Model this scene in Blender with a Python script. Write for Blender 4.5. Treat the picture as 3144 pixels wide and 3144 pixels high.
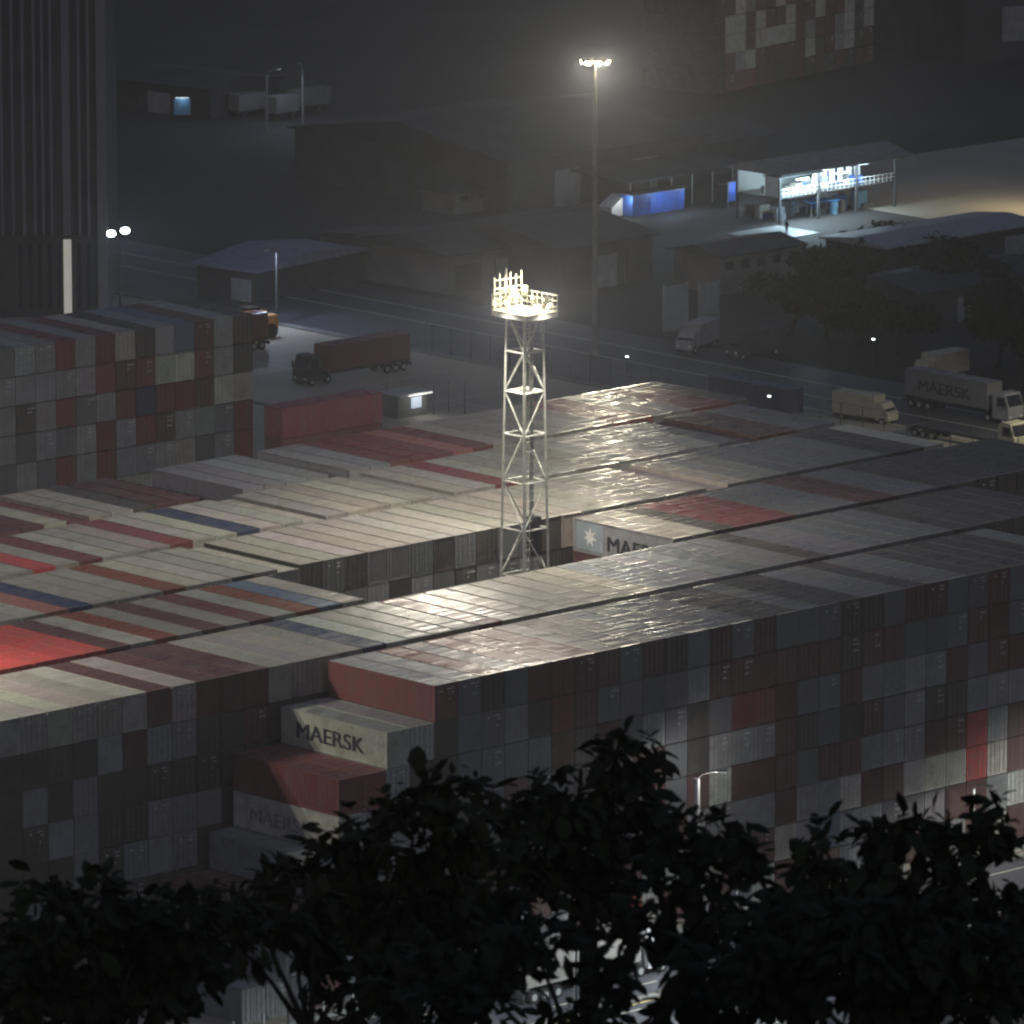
import bpy, math, random
from mathutils import Vector, Matrix
R = math.radians
rng = random.Random(7)
scene = bpy.context.scene
COL = scene.collection
for _o in list(bpy.data.objects): bpy.data.objects.remove(_o)

# ------------------------------------------------------------------ camera, sky, exposure
HC = 151.135                      # camera height over the quay
FPX, C0, PIT = 23085.57, 1572.0, 0.20128627
cam_d = bpy.data.cameras.new('camera'); cam = bpy.data.objects.new('camera', cam_d); COL.objects.link(cam)
cam.location = (0, 0, HC); cam.rotation_euler = (math.pi/2 - PIT, 0, 0)
cam_d.sensor_width = 36.0; cam_d.lens = FPX/3144*36.0
cam_d.clip_start = 1.0; cam_d.clip_end = 6000
cam_d.dof.use_dof = True; cam_d.dof.focus_distance = 640; cam_d.dof.aperture_fstop = 4.5
scene.camera = cam

world = bpy.data.worlds.new('World'); scene.world = world; world.use_nodes = True
nt = world.node_tree
sky = nt.nodes.new('ShaderNodeTexSky'); sky.sky_type = 'NISHITA'; sky.sun_disc = False
sky.sun_elevation = R(0.5); sky.sun_rotation = R(200); sky.dust_density = 2.0
bg = nt.nodes['Background']; bg.inputs['Strength'].default_value = 0.15
tint = nt.nodes.new('ShaderNodeMixRGB'); tint.blend_type = 'MULTIPLY'; tint.inputs[0].default_value = 1; tint.inputs[2].default_value = (.78, .82, 1.25, 1)
nt.links.new(sky.outputs[0], tint.inputs[1]); nt.links.new(tint.outputs[0], bg.inputs[0])

sun_d = bpy.data.lights.new('night_fill', 'SUN'); sun_d.energy = 0.11; sun_d.angle = R(12); sun_d.color = (0.86, 0.9, 1.0)  # dim fill added to brighten the walls facing the camera
sun = bpy.data.objects.new('night_fill', sun_d); COL.objects.link(sun)
sun.rotation_euler = (R(62), 0, R(22))

vs = scene.view_settings
vs.view_transform = 'Standard'; vs.look = 'None'; vs.exposure = 0.0; vs.gamma = 1.0; vs.use_curve_mapping = False
cy = scene.cycles
cy.filter_width = 2.3; cy.use_denoising = True; cy.max_bounces = 5; cy.diffuse_bounces = 2; cy.glossy_bounces = 3; cy.transmission_bounces = 3
cy.volume_bounces = 0; cy.sample_clamp_indirect = 3.0; cy.caustics_reflective = False; cy.caustics_refractive = False

# ------------------------------------------------------------------ frames
AL = 0.75394867
A = Vector((math.cos(AL), math.sin(AL), 0)); N = Vector((-math.sin(AL), math.cos(AL), 0))
O = Vector((-5.949, 560.748, 0))
W, LP, TH = 2.47464, 13.4938, 2.9
NT = 8; ZT = NT*TH
def Y(u, v, z=0.0): return O + A*u + N*v + Vector((0, 0, z))
def uv(P): q = P - O; return q.dot(A), q.dot(N)
def ray(tx, ty):
    dx, dy = (tx - C0)/FPX, -(ty - C0)/FPX
    c, s = math.cos(PIT), math.sin(PIT)
    return Vector((dx, c + dy*s, -s + dy*c))
def at(tx, ty, z=0.0):            # point of the level z that the photograph shows at that place
    d = ray(tx, ty); return Vector((0, 0, HC)) + d*((z - HC)/d.z)
def atY(tx, ty, y):
    d = ray(tx, ty); return Vector((0, 0, HC)) + d*(y/d.y)
def proj(P):
    c, s = math.cos(PIT), math.sin(PIT); z = P.z - HC
    d = P.y*c - z*s; u = z*c + P.y*s
    return C0 + FPX*P.x/d, C0 - FPX*u/d, d

# ------------------------------------------------------------------ mesh helpers
class MB:
    def __init__(s): s.v = []; s.f = []; s.c = []
    def quad(s, *p):
        n = len(s.v); s.v += [tuple(q) for q in p]; s.f.append(tuple(range(n, n+len(p)))); return s
    def box(s, x0, x1, y0, y1, z0, z1):
        n = len(s.v)
        s.v += [(x0,y0,z0),(x1,y0,z0),(x1,y1,z0),(x0,y1,z0),(x0,y0,z1),(x1,y0,z1),(x1,y1,z1),(x0,y1,z1)]
        s.f += [tuple(n+i for i in q) for q in ((0,3,2,1),(4,5,6,7),(0,1,5,4),(1,2,6,5),(2,3,7,6),(3,0,4,7))]; return s
    def cbox(s, x, y, z, sx, sy, sz): return s.box(x-sx/2, x+sx/2, y-sy/2, y+sy/2, z-sz/2, z+sz/2)
    def bar(s, p, q, r, r2=None, n=6):
        p, q = Vector(p), Vector(q); d = (q-p).normalized()
        a = d.orthogonal().normalized(); b = d.cross(a); r2 = r if r2 is None else r2; k = len(s.v)
        for (c, rr) in ((p, r), (q, r2)):
            for i in range(n):
                t = 2*math.pi*(i+.5)/n; s.v.append(tuple(c + (a*math.cos(t)+b*math.sin(t))*rr))
        for i in range(n):
            j = (i+1) % n; s.f.append((k+i, k+j, k+n+j, k+n+i))
        s.f.append(tuple(k+i for i in reversed(range(n)))); s.f.append(tuple(k+n+i for i in range(n))); return s
    def tube(s, pts, r, n=6):
        for i in range(len(pts)-1):
            ra = r[i] if isinstance(r, (list, tuple)) else r; rb = r[i+1] if isinstance(r, (list, tuple)) else r
            s.bar(pts[i], pts[i+1], ra, rb, n)
        return s
    def prism(s, poly, z0, z1):
        n = len(s.v); k = len(poly)
        s.v += [(x, y, z0) for x, y in poly] + [(x, y, z1) for x, y in poly]
        s.f.append(tuple(n+i for i in reversed(range(k)))); s.f.append(tuple(n+k+i for i in range(k)))
        for i in range(k):
            j = (i+1) % k; s.f.append((n+i, n+j, n+k+j, n+k+i))
        return s
    def profx(s, poly, x0, x1):    # polygon in y,z extruded along x
        n = len(s.v); k = len(poly)
        s.v += [(x0, y, z) for y, z in poly] + [(x1, y, z) for y, z in poly]
        s.f.append(tuple(n+i for i in reversed(range(k)))); s.f.append(tuple(n+k+i for i in range(k)))
        for i in range(k):
            j = (i+1) % k; s.f.append((n+i, n+j, n+k+j, n+k+i))
        return s
    def profy(s, poly, y0, y1):    # polygon in x,z extruded along y
        n = len(s.v); k = len(poly)
        s.v += [(x, y0, z) for x, z in poly] + [(x, y1, z) for x, z in poly]
        s.f.append(tuple(n+i for i in range(k))); s.f.append(tuple(n+k+i for i in reversed(range(k))))
        for i in range(k):
            j = (i+1) % k; s.f.append((n+i, n+k+i, n+k+j, n+j))
        return s
    def mesh(s, name, m):
        me = bpy.data.meshes.new(name); me.from_pydata(s.v, [], s.f)
        if m: me.materials.append(m)
        me.update(); return me
    def build(s, name, m, parent=None, loc=(0,0,0), rot=0.0):
        o = bpy.data.objects.new(name, s.mesh(name, m)); COL.objects.link(o)
        o.location = loc; o.rotation_euler = (0, 0, rot)
        if parent: o.parent = parent
        return o
def tag(o, label, cat, group=None, kind=None):
    if label: o['label'] = label
    if cat: o['category'] = cat
    if group: o['group'] = group
    if kind: o['kind'] = kind
    return o
def thing(name, label, cat, loc=(0,0,0), rot=0.0, group=None):
    o = bpy.data.objects.new(name, None); COL.objects.link(o); o.empty_display_size = .5
    o.location = loc; o.rotation_euler = (0, 0, rot); return tag(o, label, cat, group)
def structure(name, mb, m, loc=(0,0,0), rot=0.0):
    o = mb.build(name, m, None, loc, rot); o['kind'] = 'structure'; return o
def lamp(parent, loc, watts, color, radius=.3, kind='POINT', rot=None, spot=None, blend=.4):
    d = bpy.data.lights.new('light_source', kind); d.energy = watts; d.color = color
    d.shadow_soft_size = radius
    if kind == 'SPOT': d.spot_size = spot; d.spot_blend = blend
    o = bpy.data.objects.new('light_source', d); COL.objects.link(o); o.parent = parent; o.location = loc
    if rot: o.rotation_euler = rot
    return o
def text_mesh(s, size, m, extrude=.004):
    cu = bpy.data.curves.new('lettering', 'FONT'); cu.body = s; cu.size = size; cu.extrude = extrude; cu.offset = 0
    t = bpy.data.objects.new('lettering', cu); COL.objects.link(t)
    bpy.context.view_layer.update()
    me = bpy.data.meshes.new_from_object(t.evaluated_get(bpy.context.evaluated_depsgraph_get()))
    bpy.data.objects.remove(t); 
    # letters made bolder by a second, slightly shifted copy of the same outline joined into the mesh
    vs_ = [v.co.copy() for v in me.vertices]; fs_ = [tuple(p.vertices) for p in me.polygons]; n = len(vs_)
    out = bpy.data.meshes.new('lettering'); V = [tuple(v) for v in vs_]; F = list(fs_)
    for i, k in enumerate((-1, 1)):
        V += [(v.x+k*size*.022, v.y, v.z+.0015*(i+1)) for v in vs_]; F += [tuple(a+n*(i+1) for a in f) for f in fs_]
    out.from_pydata(V, [], F); out.materials.append(m); out.update(); return out

# ------------------------------------------------------------------ materials
def mat(name, col, rough=.6, var=.25, scale=1.0, metal=0.0, bump=0.0, spec=.5):
    m = bpy.data.materials.new(name); m.use_nodes = True; t = m.node_tree; b = t.nodes['Principled BSDF']
    b.inputs['Roughness'].default_value = rough; b.inputs['Metallic'].default_value = metal
    b.inputs['Specular IOR Level'].default_value = spec
    tc = t.nodes.new('ShaderNodeTexCoord'); n = t.nodes.new('ShaderNodeTexNoise')
    n.inputs['Scale'].default_value = scale; n.inputs['Detail'].default_value = 6
    t.links.new(tc.outputs['Object'], n.inputs['Vector'])
    r = t.nodes.new('ShaderNodeValToRGB')
    r.color_ramp.elements[0].position = .3; r.color_ramp.elements[1].position = .7
    r.color_ramp.elements[0].color = tuple(c*(1-var) for c in col)+(1,)
    r.color_ramp.elements[1].color = tuple(min(1, c*(1+var)) for c in col)+(1,)
    t.links.new(n.outputs['Fac'], r.inputs['Fac']); t.links.new(r.outputs['Color'], b.inputs['Base Color'])
    if bump:
        bp = t.nodes.new('ShaderNodeBump'); bp.inputs['Strength'].default_value = 1; bp.inputs['Distance'].default_value = bump
        t.links.new(n.outputs['Fac'], bp.inputs['Height']); t.links.new(bp.outputs['Normal'], b.inputs['Normal'])
    return m
def emit(name, col, s):
    m = bpy.data.materials.new(name); m.use_nodes = True; b = m.node_tree.nodes['Principled BSDF']
    b.inputs['Base Color'].default_value = (.6, .6, .6, 1)
    b.inputs['Emission Color'].default_value = tuple(col)+(1,); b.inputs['Emission Strength'].default_value = s
    m.cycles.emission_sampling = 'NONE'
    return m
def paint(name, src, roof):
    m = bpy.data.materials.new(name); m.use_nodes = True; t = m.node_tree; L = t.links.new; nn = t.nodes.new
    b = t.nodes['Principled BSDF']
    tc = nn('ShaderNodeTexCoord'); oi = nn('ShaderNodeObjectInfo')
    if src == 'object': colr = oi.outputs['Color']; vec = tc.outputs['Object']
    else:
        at_ = nn('ShaderNodeAttribute'); at_.attribute_name = 'Col'; colr = at_.outputs['Color']; vec = tc.outputs['Object']
    sc_ = nn('ShaderNodeVectorMath'); sc_.operation = 'MULTIPLY_ADD'
    cx = nn('ShaderNodeCombineXYZ')
    mu = nn('ShaderNodeMath'); mu.operation = 'MULTIPLY'; mu.inputs[1].default_value = 300
    L(oi.outputs['Random'], mu.inputs[0]); L(mu.outputs[0], cx.inputs[0]); L(mu.outputs[0], cx.inputs[1])
    L(vec, sc_.inputs[0]); sc_.inputs[1].default_value = (1, 1, 1) if not roof else (.55, 1, 1); L(cx.outputs[0], sc_.inputs[2])
    v = sc_.outputs[0]
    n1 = nn('ShaderNodeTexNoise'); n1.inputs['Scale'].default_value = .8; n1.inputs['Detail'].default_value = 7; n1.inputs['Roughness'].default_value = .65; L(v, n1.inputs['Vector'])
    n2 = nn('ShaderNodeTexNoise'); n2.inputs['Scale'].default_value = 2.6; n2.inputs['Detail'].default_value = 5; L(v, n2.inputs['Vector'])
    r1 = nn('ShaderNodeValToRGB'); r1.color_ramp.elements[0].position = .42; r1.color_ramp.elements[1].position = .72
    r1.color_ramp.elements[0].color = (0,0,0,1); r1.color_ramp.elements[1].color = (.55,.55,.55,1); L(n1.outputs['Fac'], r1.inputs['Fac'])
    g = nn('ShaderNodeMixRGB'); L(r1.outputs[0], g.inputs['Fac']); L(colr, g.inputs[1]); g.inputs[2].default_value = (.15,.135,.115,1)
    r2 = nn('ShaderNodeValToRGB'); r2.color_ramp.elements[0].position = .62; r2.color_ramp.elements[1].position = .74
    r2.color_ramp.elements[0].color = (0,0,0,1); r2.color_ramp.elements[1].color = (.6,.6,.6,1); L(n2.outputs['Fac'], r2.inputs['Fac'])
    h = nn('ShaderNodeMixRGB'); L(r2.outputs[0], h.inputs['Fac']); L(g.outputs[0], h.inputs[1]); h.inputs[2].default_value = (.13,.06,.03,1)
    L(h.outputs[0], b.inputs['Base Color'])
    rr = nn('ShaderNodeMapRange'); rr.inputs[1].default_value = .3; rr.inputs[2].default_value = .7
    rr.inputs[3].default_value = .2 if roof else .45; rr.inputs[4].default_value = .46 if roof else .7
    L(n1.outputs['Fac'], rr.inputs[0]); L(rr.outputs[0], b.inputs['Roughness'])
    if roof:
        n3 = nn('ShaderNodeTexNoise'); n3.inputs['Scale'].default_value = 1.0; n3.inputs['Detail'].default_value = 1
        m3 = nn('ShaderNodeMapping'); m3.inputs['Scale'].default_value = (.3, 1.5, 1); L(v, m3.inputs['Vector']); L(m3.outputs[0], n3.inputs['Vector'])
        bp = nn('ShaderNodeBump'); bp.inputs['Strength'].default_value = 1; bp.inputs['Distance'].default_value = .14
        L(n3.outputs['Fac'], bp.inputs['Height']); L(bp.outputs['Normal'], b.inputs['Normal'])
    return m
M_PAINT = paint('container_paint', 'object', False); M_ROOF = paint('container_roof_paint', 'object', True)
M_PAINT_S = paint('row_paint', 'attr', False); M_ROOF_S = paint('row_roof_paint', 'attr', True)
M_STEEL = mat('galvanised_bar', (.2,.2,.2), .45, .2, 3, .5)
M_WHITE = mat('white_lettering', (.7,.7,.68), .6, .1); M_NAVYTXT = mat('dark_lettering', (.03,.035,.045), .6, .2)
M_EMBLEM = mat('pale_blue_emblem', (.3,.35,.39), .5, .1)
M_TOWER = mat('tower_steel', (.72,.73,.66), .5, .2, 2, .1)
M_GALV = mat('galvanised_pole', (.4,.42,.4), .45, .15, 1, .2)
M_DARK = mat('dark_metal', (.05,.05,.055), .6, .3)
M_HOUS = mat('lamp_housing', (.45,.44,.38), .5, .2)
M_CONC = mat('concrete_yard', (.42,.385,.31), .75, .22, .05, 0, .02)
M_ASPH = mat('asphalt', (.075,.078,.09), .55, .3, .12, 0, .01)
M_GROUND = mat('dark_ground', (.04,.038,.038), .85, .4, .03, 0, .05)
M_KERB = mat('kerb_stone', (.2,.2,.19), .8, .2)
M_LINE = mat('road_paint', (.65,.63,.5), .6, .25, 2)
M_YEL = mat('yellow_paint', (.6,.48,.16), .6, .2)
M_HILL = mat('hill_soil', (.03,.035,.02), .95, .5, .2, 0, .1)
M_WALL = mat('warehouse_wall', (.17,.17,.16), .8, .25, .3); M_WALL2 = mat('dark_wall', (.06,.06,.065), .8, .3, .3)
M_ROOFD = mat('warehouse_roof', (.045,.045,.05), .7, .35, .2)
M_FIN = mat('facade_fin', (.15,.15,.18), .7, .15, .2)
M_GLASS = mat('dark_window', (.02,.022,.03), .15, .1)
M_BLUE = mat('blue_tarp', (.04,.12,.45), .5, .25, 1); M_CYAN = mat('pale_blue_panel', (.2,.42,.6), .5, .2, 1)
M_RUB = mat('rubber', (.02,.02,.02), .85, .2)
M_CREAM = mat('cream_paint', (.45,.43,.33), .5, .12); M_REDP = mat('red_paint', (.22,.04,.05), .5, .2); M_GREY = mat('grey_paint', (.3,.31,.33), .5, .2)
M_ORANGE = mat('orange_machine', (.65,.3,.05), .5, .2)
M_BARK = mat('bark', (.05,.04,.03), .9, .3, 4)
E_WARM = emit('warm_floodlight', (1, .9, .6), 22); E_WHITE = emit('white_floodlight', (.85, .95, 1), 24)
E_COOL = emit('cool_tube', (.7, .93, 1), 3.0); E_STRIP = emit('lit_strip', (1, .94, .75), .26)
E_RED = emit('orange_signal', (1, .35, .15), 5); E_ST = emit('street_lens', (.95, 1, .95), 8); E_SOD = emit('sodium_lens', (1, .6, .2), 8)
def leaf_mat(name, col):
    m = mat(name, tuple(c*.62 for c in col), .75, .45, .6, spec=.25)
    m.node_tree.nodes['Principled BSDF'].inputs['Transmission Weight'].default_value = 0
    return m
M_LEAF = [leaf_mat('dark_leaf', (.045,.055,.025)), leaf_mat('olive_leaf', (.06,.065,.03)), leaf_mat('deep_leaf', (.035,.045,.022))]

# ------------------------------------------------------------------ ground
g = MB(); g.quad((-1500,480,0),(1500,480,0),(1500,2400,0),(-1500,2400,0)); structure('ground', g, M_GROUND)
h = MB()                                                   # slope that the camera looks down from
nx, ny = 40, 24
def hz(x, y): return max(-.3, 98 - (y-150)*.29) + 1.2*math.sin(x*.05+y*.03)*min(1, max(0, (480-y)/120))
for j in range(ny+1):
    for i in range(nx+1):
        x = -600+1200*i/nx; y = -25+520*j/ny; h.v.append((x, y, hz(x, y)))
for j in range(ny):
    for i in range(nx):
        a = j*(nx+1)+i; h.f.append((a, a+1, a+nx+2, a+nx+1))
structure('hill', h, M_HILL)
def sheet(name, u0, u1, v0, v1, z, m):
    q = MB(); q.quad(Vector((u0,v0,0)), Vector((u1,v0,0)), Vector((u1,v1,0)), Vector((u0,v1,0)))
    return structure(name, q, m, Y(0,0,z), AL)
sheet('yard', -140, 181, -4.5, 330, .004, M_CONC)
sheet('street', -260, 330, -36, -5.2, .004, M_ASPH)
kb = MB(); kb.box(-260, 330, -5.2, -4.5, 0, .14); structure('kerb', kb, M_KERB, Y(0,0), AL)
sheet('port_road', 182, 207, -60, 420, .004, M_ASPH)
kb = MB(); kb.box(181, 182.05, -60, 420, 0, .2); structure('yard_kerb', kb, M_KERB, Y(0,0), AL)
kb = MB(); kb.box(147.4, 148, 60, 290, 0, .15); structure('lane_kerb', kb, M_KERB, Y(0,0), AL)
mk = MB()
for v in (-7.2, -17.2, -27): mk.box(-250, 320, v-.09, v+.09, .008, .009)
for i in range(60):
    u = -240+i*9.5
    for v in (-12.2, -22.4): mk.box(u, u+5.0, v-.08, v+.08, .008, .009)
structure('road_markings', mk, M_LINE, Y(0,0), AL)
ym = MB()
for v in (-14.7, -15.9): ym.box(-250, 320, v-.12, v+.12, .008, .009)
structure('yellow_markings', ym, M_YEL, Y(0,0), AL)
bm = MB()
for i in range(9): bm.box(150.5, 178, 176+i*13-.08, 176+i*13+.08, .008, .009)
bm.box(164-.08, 164+.08, 120, 290, .0095, .0105); bm.box(194.4, 194.6, -50, 410, .008, .009); bm.box(200.4, 200.6, -50, 410, .008, .009)
structure('bay_markings', bm, M_LINE, Y(0,0), AL)
md = MB(); md.box(-250, 320, -15.7, -14.9, 0, .12); structure('median_strip', md, M_KERB, Y(0,0), AL)
pv_ = MB(); pv_.box(182.05, 189, 60, 151, 0, .15); structure('pavement', pv_, mat('pale_paving', (.4,.38,.31), .8, .15, .4), Y(0,0), AL)
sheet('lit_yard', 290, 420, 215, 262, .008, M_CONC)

# ------------------------------------------------------------------ shipping containers
PAL = {'P':(.40,.385,.345),'G':(.165,.175,.19),'g':(.30,.31,.32),'D':(.07,.066,.062),'R':(.115,.05,.048),'r':(.52,.08,.07),
       'M':(.2,.058,.06),'O':(.26,.085,.045),'W':(.52,.54,.48),'B':(.05,.065,.13),'b':(.14,.19,.27),'K':(.36,.15,.13)}
CNAME = {'P':'beige','G':'dark grey','g':'mid grey','D':'brown black','R':'dark maroon','r':'bright red','M':'red','O':'rust orange',
         'W':'pale white','B':'navy blue','b':'slate blue','K':'faded pink red'}
def jit(c, k=.14):
    f = 1 + rng.uniform(-k, k); return tuple(min(.9, x*f*(1+rng.uniform(-.05,.05))) for x in c)
CW, CL, CH = 2.37, 12.15, 2.835
hw, hl = CW/2, CL/2
def corr(mb, lo, hi, n, depth, fn):
    st = (hi-lo)/n; pts = []
    for i in range(n):
        a = lo+i*st; pts += [(a, 0), (a+st*.3, 0), (a+st*.5, -depth), (a+st*.8, -depth)]
    pts.append((hi, 0))
    for i in range(len(pts)-1): mb.quad(*fn(pts[i], pts[i+1]))
def body_mesh(blind):
    b = MB(); z0, z1 = .16, CH-.1
    for sx in (-1, 1):
        for sy in (-1, 1):
            b.cbox(sx*(hw-.08), sy*(hl-.08), CH/2, .16, .16, CH)
        b.box(min(sx*hw, sx*(hw-.1)), max(sx*hw, sx*(hw-.1)), -hl+.16, hl-.16, CH-.1, CH-.004)
        b.box(min(sx*hw, sx*(hw-.1)), max(sx*hw, sx*(hw-.1)), -hl+.16, hl-.16, 0, .16)
        x = sx*(hw-.02)
        corr(b, -hl+.16, hl-.16, 40, .036, (lambda p, q: ((x+sx*p[1], p[0], z0), (x+sx*q[1], q[0], z0), (x+sx*q[1], q[0], z1), (x+sx*p[1], p[0], z1))[::(1 if sx > 0 else -1)]))
    for sy in (-1, 1):
        b.box(-hw+.16, hw-.16, min(sy*hl, sy*(hl-.12)), max(sy*hl, sy*(hl-.12)), CH-.12, CH-.004)
        b.box(-hw+.16, hw-.16, min(sy*hl, sy*(hl-.12)), max(sy*hl, sy*(hl-.12)), 0, .16)
        if sy > 0 or blind:
            y = sy*(hl-.03)
            corr(b, -hw+.16, hw-.16, 9, .045, (lambda p, q: ((p[0], y+sy*p[1], z0), (q[0], y+sy*q[1], z0), (q[0], y+sy*q[1], CH-.12), (p[0], y+sy*p[1], CH-.12))[::(1 if sy < 0 else -1)]))
    b.box(-hw+.1, hw-.1, -hl+.1, hl-.1, .02, .06)
    return b
ME_DOORED = body_mesh(False).mesh('container_body', M_PAINT); ME_BLIND = body_mesh(True).mesh('container_body_blind', M_PAINT)
rb = MB(); st = (CL-.5)/42
for i in range(42):
    y = -hl+.25+i*st
    for (a, za, c, zc) in ((0,0,.25,.0),(.25,0,.45,-.03),(.45,-.03,.75,-.03),(.75,-.03,1,0)):
        rb.quad((-hw+.06, y+a*st, CH+za), (hw-.06, y+a*st, CH+za), (hw-.06, y+c*st, CH+zc), (-hw+.06, y+c*st, CH+zc))
for s in (-1, 1): rb.box(-hw+.06, hw-.06, min(s*hl, s*(hl-.25)), max(s*hl, s*(hl-.25)), CH-.02, CH+.004)
for sx in (-1, 1): rb.box(min(sx*hw, sx*(hw-.06)), max(sx*hw, sx*(hw-.06)), -hl, hl, CH-.02, CH+.012)
ME_ROOF = rb.mesh('container_roof', M_ROOF)
def door_mesh(s):
    d = MB(); x0, x1 = (0.012, hw-.165) if s > 0 else (-hw+.165, -.012)
    d.box(x0, x1, -hl+.025, -hl+.065, .18, CH-.14)
    for i in range(5):
        z = .3+i*.5; d.box(x0+.06, x1-.06, -hl+.012, -hl+.025, z, z+.26)
    return d.mesh('door_leaf', M_PAINT)
def bar_mesh(s):
    d = MB()
    for k in (.28, .78):
        x = s*k; d.bar((x, -hl-.01, .14), (x, -hl-.01, CH-.1), .022)
        d.box(x-.12, x+.12, -hl-.02, -hl+.01, 1.05, 1.1)
        for z in (.25, .9, 1.9, 2.6): d.box(x-.05, x+.05, -hl-.018, -hl+.012, z, z+.05)
    return d.mesh('locking_bars', M_STEEL)
ME_DOOR = {s: door_mesh(s) for s in (-1, 1)}; ME_BAR = {s: bar_mesh(s) for s in (-1, 1)}
def mark_mesh(seed):
    d = MB(); q = random.Random(seed)
    for s, z, n, w, hgt in ((1, 2.35, 4, .13, .13), (1, 2.05, 3, .13, .13), (1, 1.55, 4, .1, .1), (-1, 2.2, 2, .16, .16)):
        for i in range(n):
            if q.random() < .8:
                x = s*.55 - n*w*.75 + i*w*1.5; d.box(x, x+w*q.uniform(.6, 1.1), -hl+.004, -hl+.011, z, z+hgt)
    if not d.f: d.box(.4, .6, -hl+.004, -hl+.011, 2.2, 2.35)
    return d.mesh('marking', M_WHITE)
ME_MARK = [mark_mesh(i) for i in range(5)]
ORD = ['first','second','third','fourth','fifth','sixth','seventh','eighth','ninth','tenth','eleventh','twelfth','thirteenth','fourteenth','fifteenth',
       'sixteenth','seventeenth','eighteenth','nineteenth','twentieth']
def ordw(n):
    if n <= 20: return ORD[n-1]
    t, u = divmod(n, 10)
    base = {2:'twenty',3:'thirty',4:'forty',5:'fifty'}[t]
    return base.replace('ty','tieth') if u == 0 else base+'-'+ORD[u-1]

# --- which cells of the yard hold containers
STEP = [0, -2, -4, -4, -5, -7, -7, -8]         # first column of each tier at the stepped corner of the front row
RANGE = {1:(-8,29), 2:(-21,34), 3:(-16,41), 4:(-7,39), 5:(-2,39), 6:(2,40)}
def exists(k, c, t):
    if k not in RANGE or t < 0 or t >= NT: return False
    lo, hi = RANGE[k]
    if c < lo or c > hi: return False
    if k == 1: return c >= STEP[t]
    if k == 3: return not (7 <= c <= 20)
    if k == 6 and t == 0 and c in (14, 15, 20): return False
    return True
FRONT = {  # front row, tier by tier, from the stepped corner on
 0:'MGDGRMRRGRDGRGRGGGDDGRRGGRGRDG', 1:'DGGgDMRGGGGgRRRRRRDRRGGGRRGRGG', 2:'DGGGGRDRGgGDGMMRGGRggggRGRRGGD', 3:'GDGRGGDGRRGDgggRDGDRGgDDggggRG',
 4:'GRGgRGDRGMGRWRRRGRRgggRRrgRGWg', 5:'gGRGWRGRGWRggggRggWRRWWWrWRWgr', 6:'GRWgRGRWRgWgWRRWgbggGGGRRgWRgG', 7:'RGWRGgRWrWRgRgWRgRgGWRGgRWRgGg'}
def spans(lst, x, default):
    for x1, c in lst:
        if x < x1: return c
    return default
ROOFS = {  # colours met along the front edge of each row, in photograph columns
 1: [(1335,'W'),(1420,'W'),(1500,'W'),(1580,'K'),(1640,'P'),(1700,'K'),(1800,'K'),(1860,'P'),(2050,'P'),(2150,'g'),(2300,'G'),(2420,'D'),(2500,'G'),(2640,'D'),(2760,'G'),(2850,'D'),(2960,'G')],  # corner roofs paled, strong lamplight put into their colour
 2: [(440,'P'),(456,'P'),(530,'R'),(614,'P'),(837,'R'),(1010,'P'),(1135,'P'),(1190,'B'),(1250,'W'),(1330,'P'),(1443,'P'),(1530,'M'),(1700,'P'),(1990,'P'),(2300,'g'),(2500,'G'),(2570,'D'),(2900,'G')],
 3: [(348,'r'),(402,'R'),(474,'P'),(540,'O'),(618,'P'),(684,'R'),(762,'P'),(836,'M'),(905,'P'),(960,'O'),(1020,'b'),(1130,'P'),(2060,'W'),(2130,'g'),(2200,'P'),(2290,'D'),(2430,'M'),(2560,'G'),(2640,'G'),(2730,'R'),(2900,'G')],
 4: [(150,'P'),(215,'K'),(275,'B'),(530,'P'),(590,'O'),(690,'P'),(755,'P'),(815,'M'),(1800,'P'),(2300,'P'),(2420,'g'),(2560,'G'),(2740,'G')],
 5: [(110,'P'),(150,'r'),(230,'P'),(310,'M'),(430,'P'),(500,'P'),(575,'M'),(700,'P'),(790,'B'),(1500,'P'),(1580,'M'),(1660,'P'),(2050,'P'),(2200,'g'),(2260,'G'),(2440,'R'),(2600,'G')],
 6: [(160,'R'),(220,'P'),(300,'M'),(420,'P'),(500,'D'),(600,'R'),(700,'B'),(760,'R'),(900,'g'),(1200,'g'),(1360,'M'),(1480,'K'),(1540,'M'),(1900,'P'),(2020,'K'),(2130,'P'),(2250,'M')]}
WALLMIX = 'GGGgDDRRGgDb'
LEFTWALL = {1:[(320,391,'g'),(473,614,'g')], 2:[(245,315,'g'),(60,90,'g')], 3:[(170,315,'g'),(473,680,'g')], 4:[(250,315,'g'),(402,603,'g')], 5:[(90,170,'g')], 0:[(60,470,'G'),(550,610,'g')]}
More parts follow.
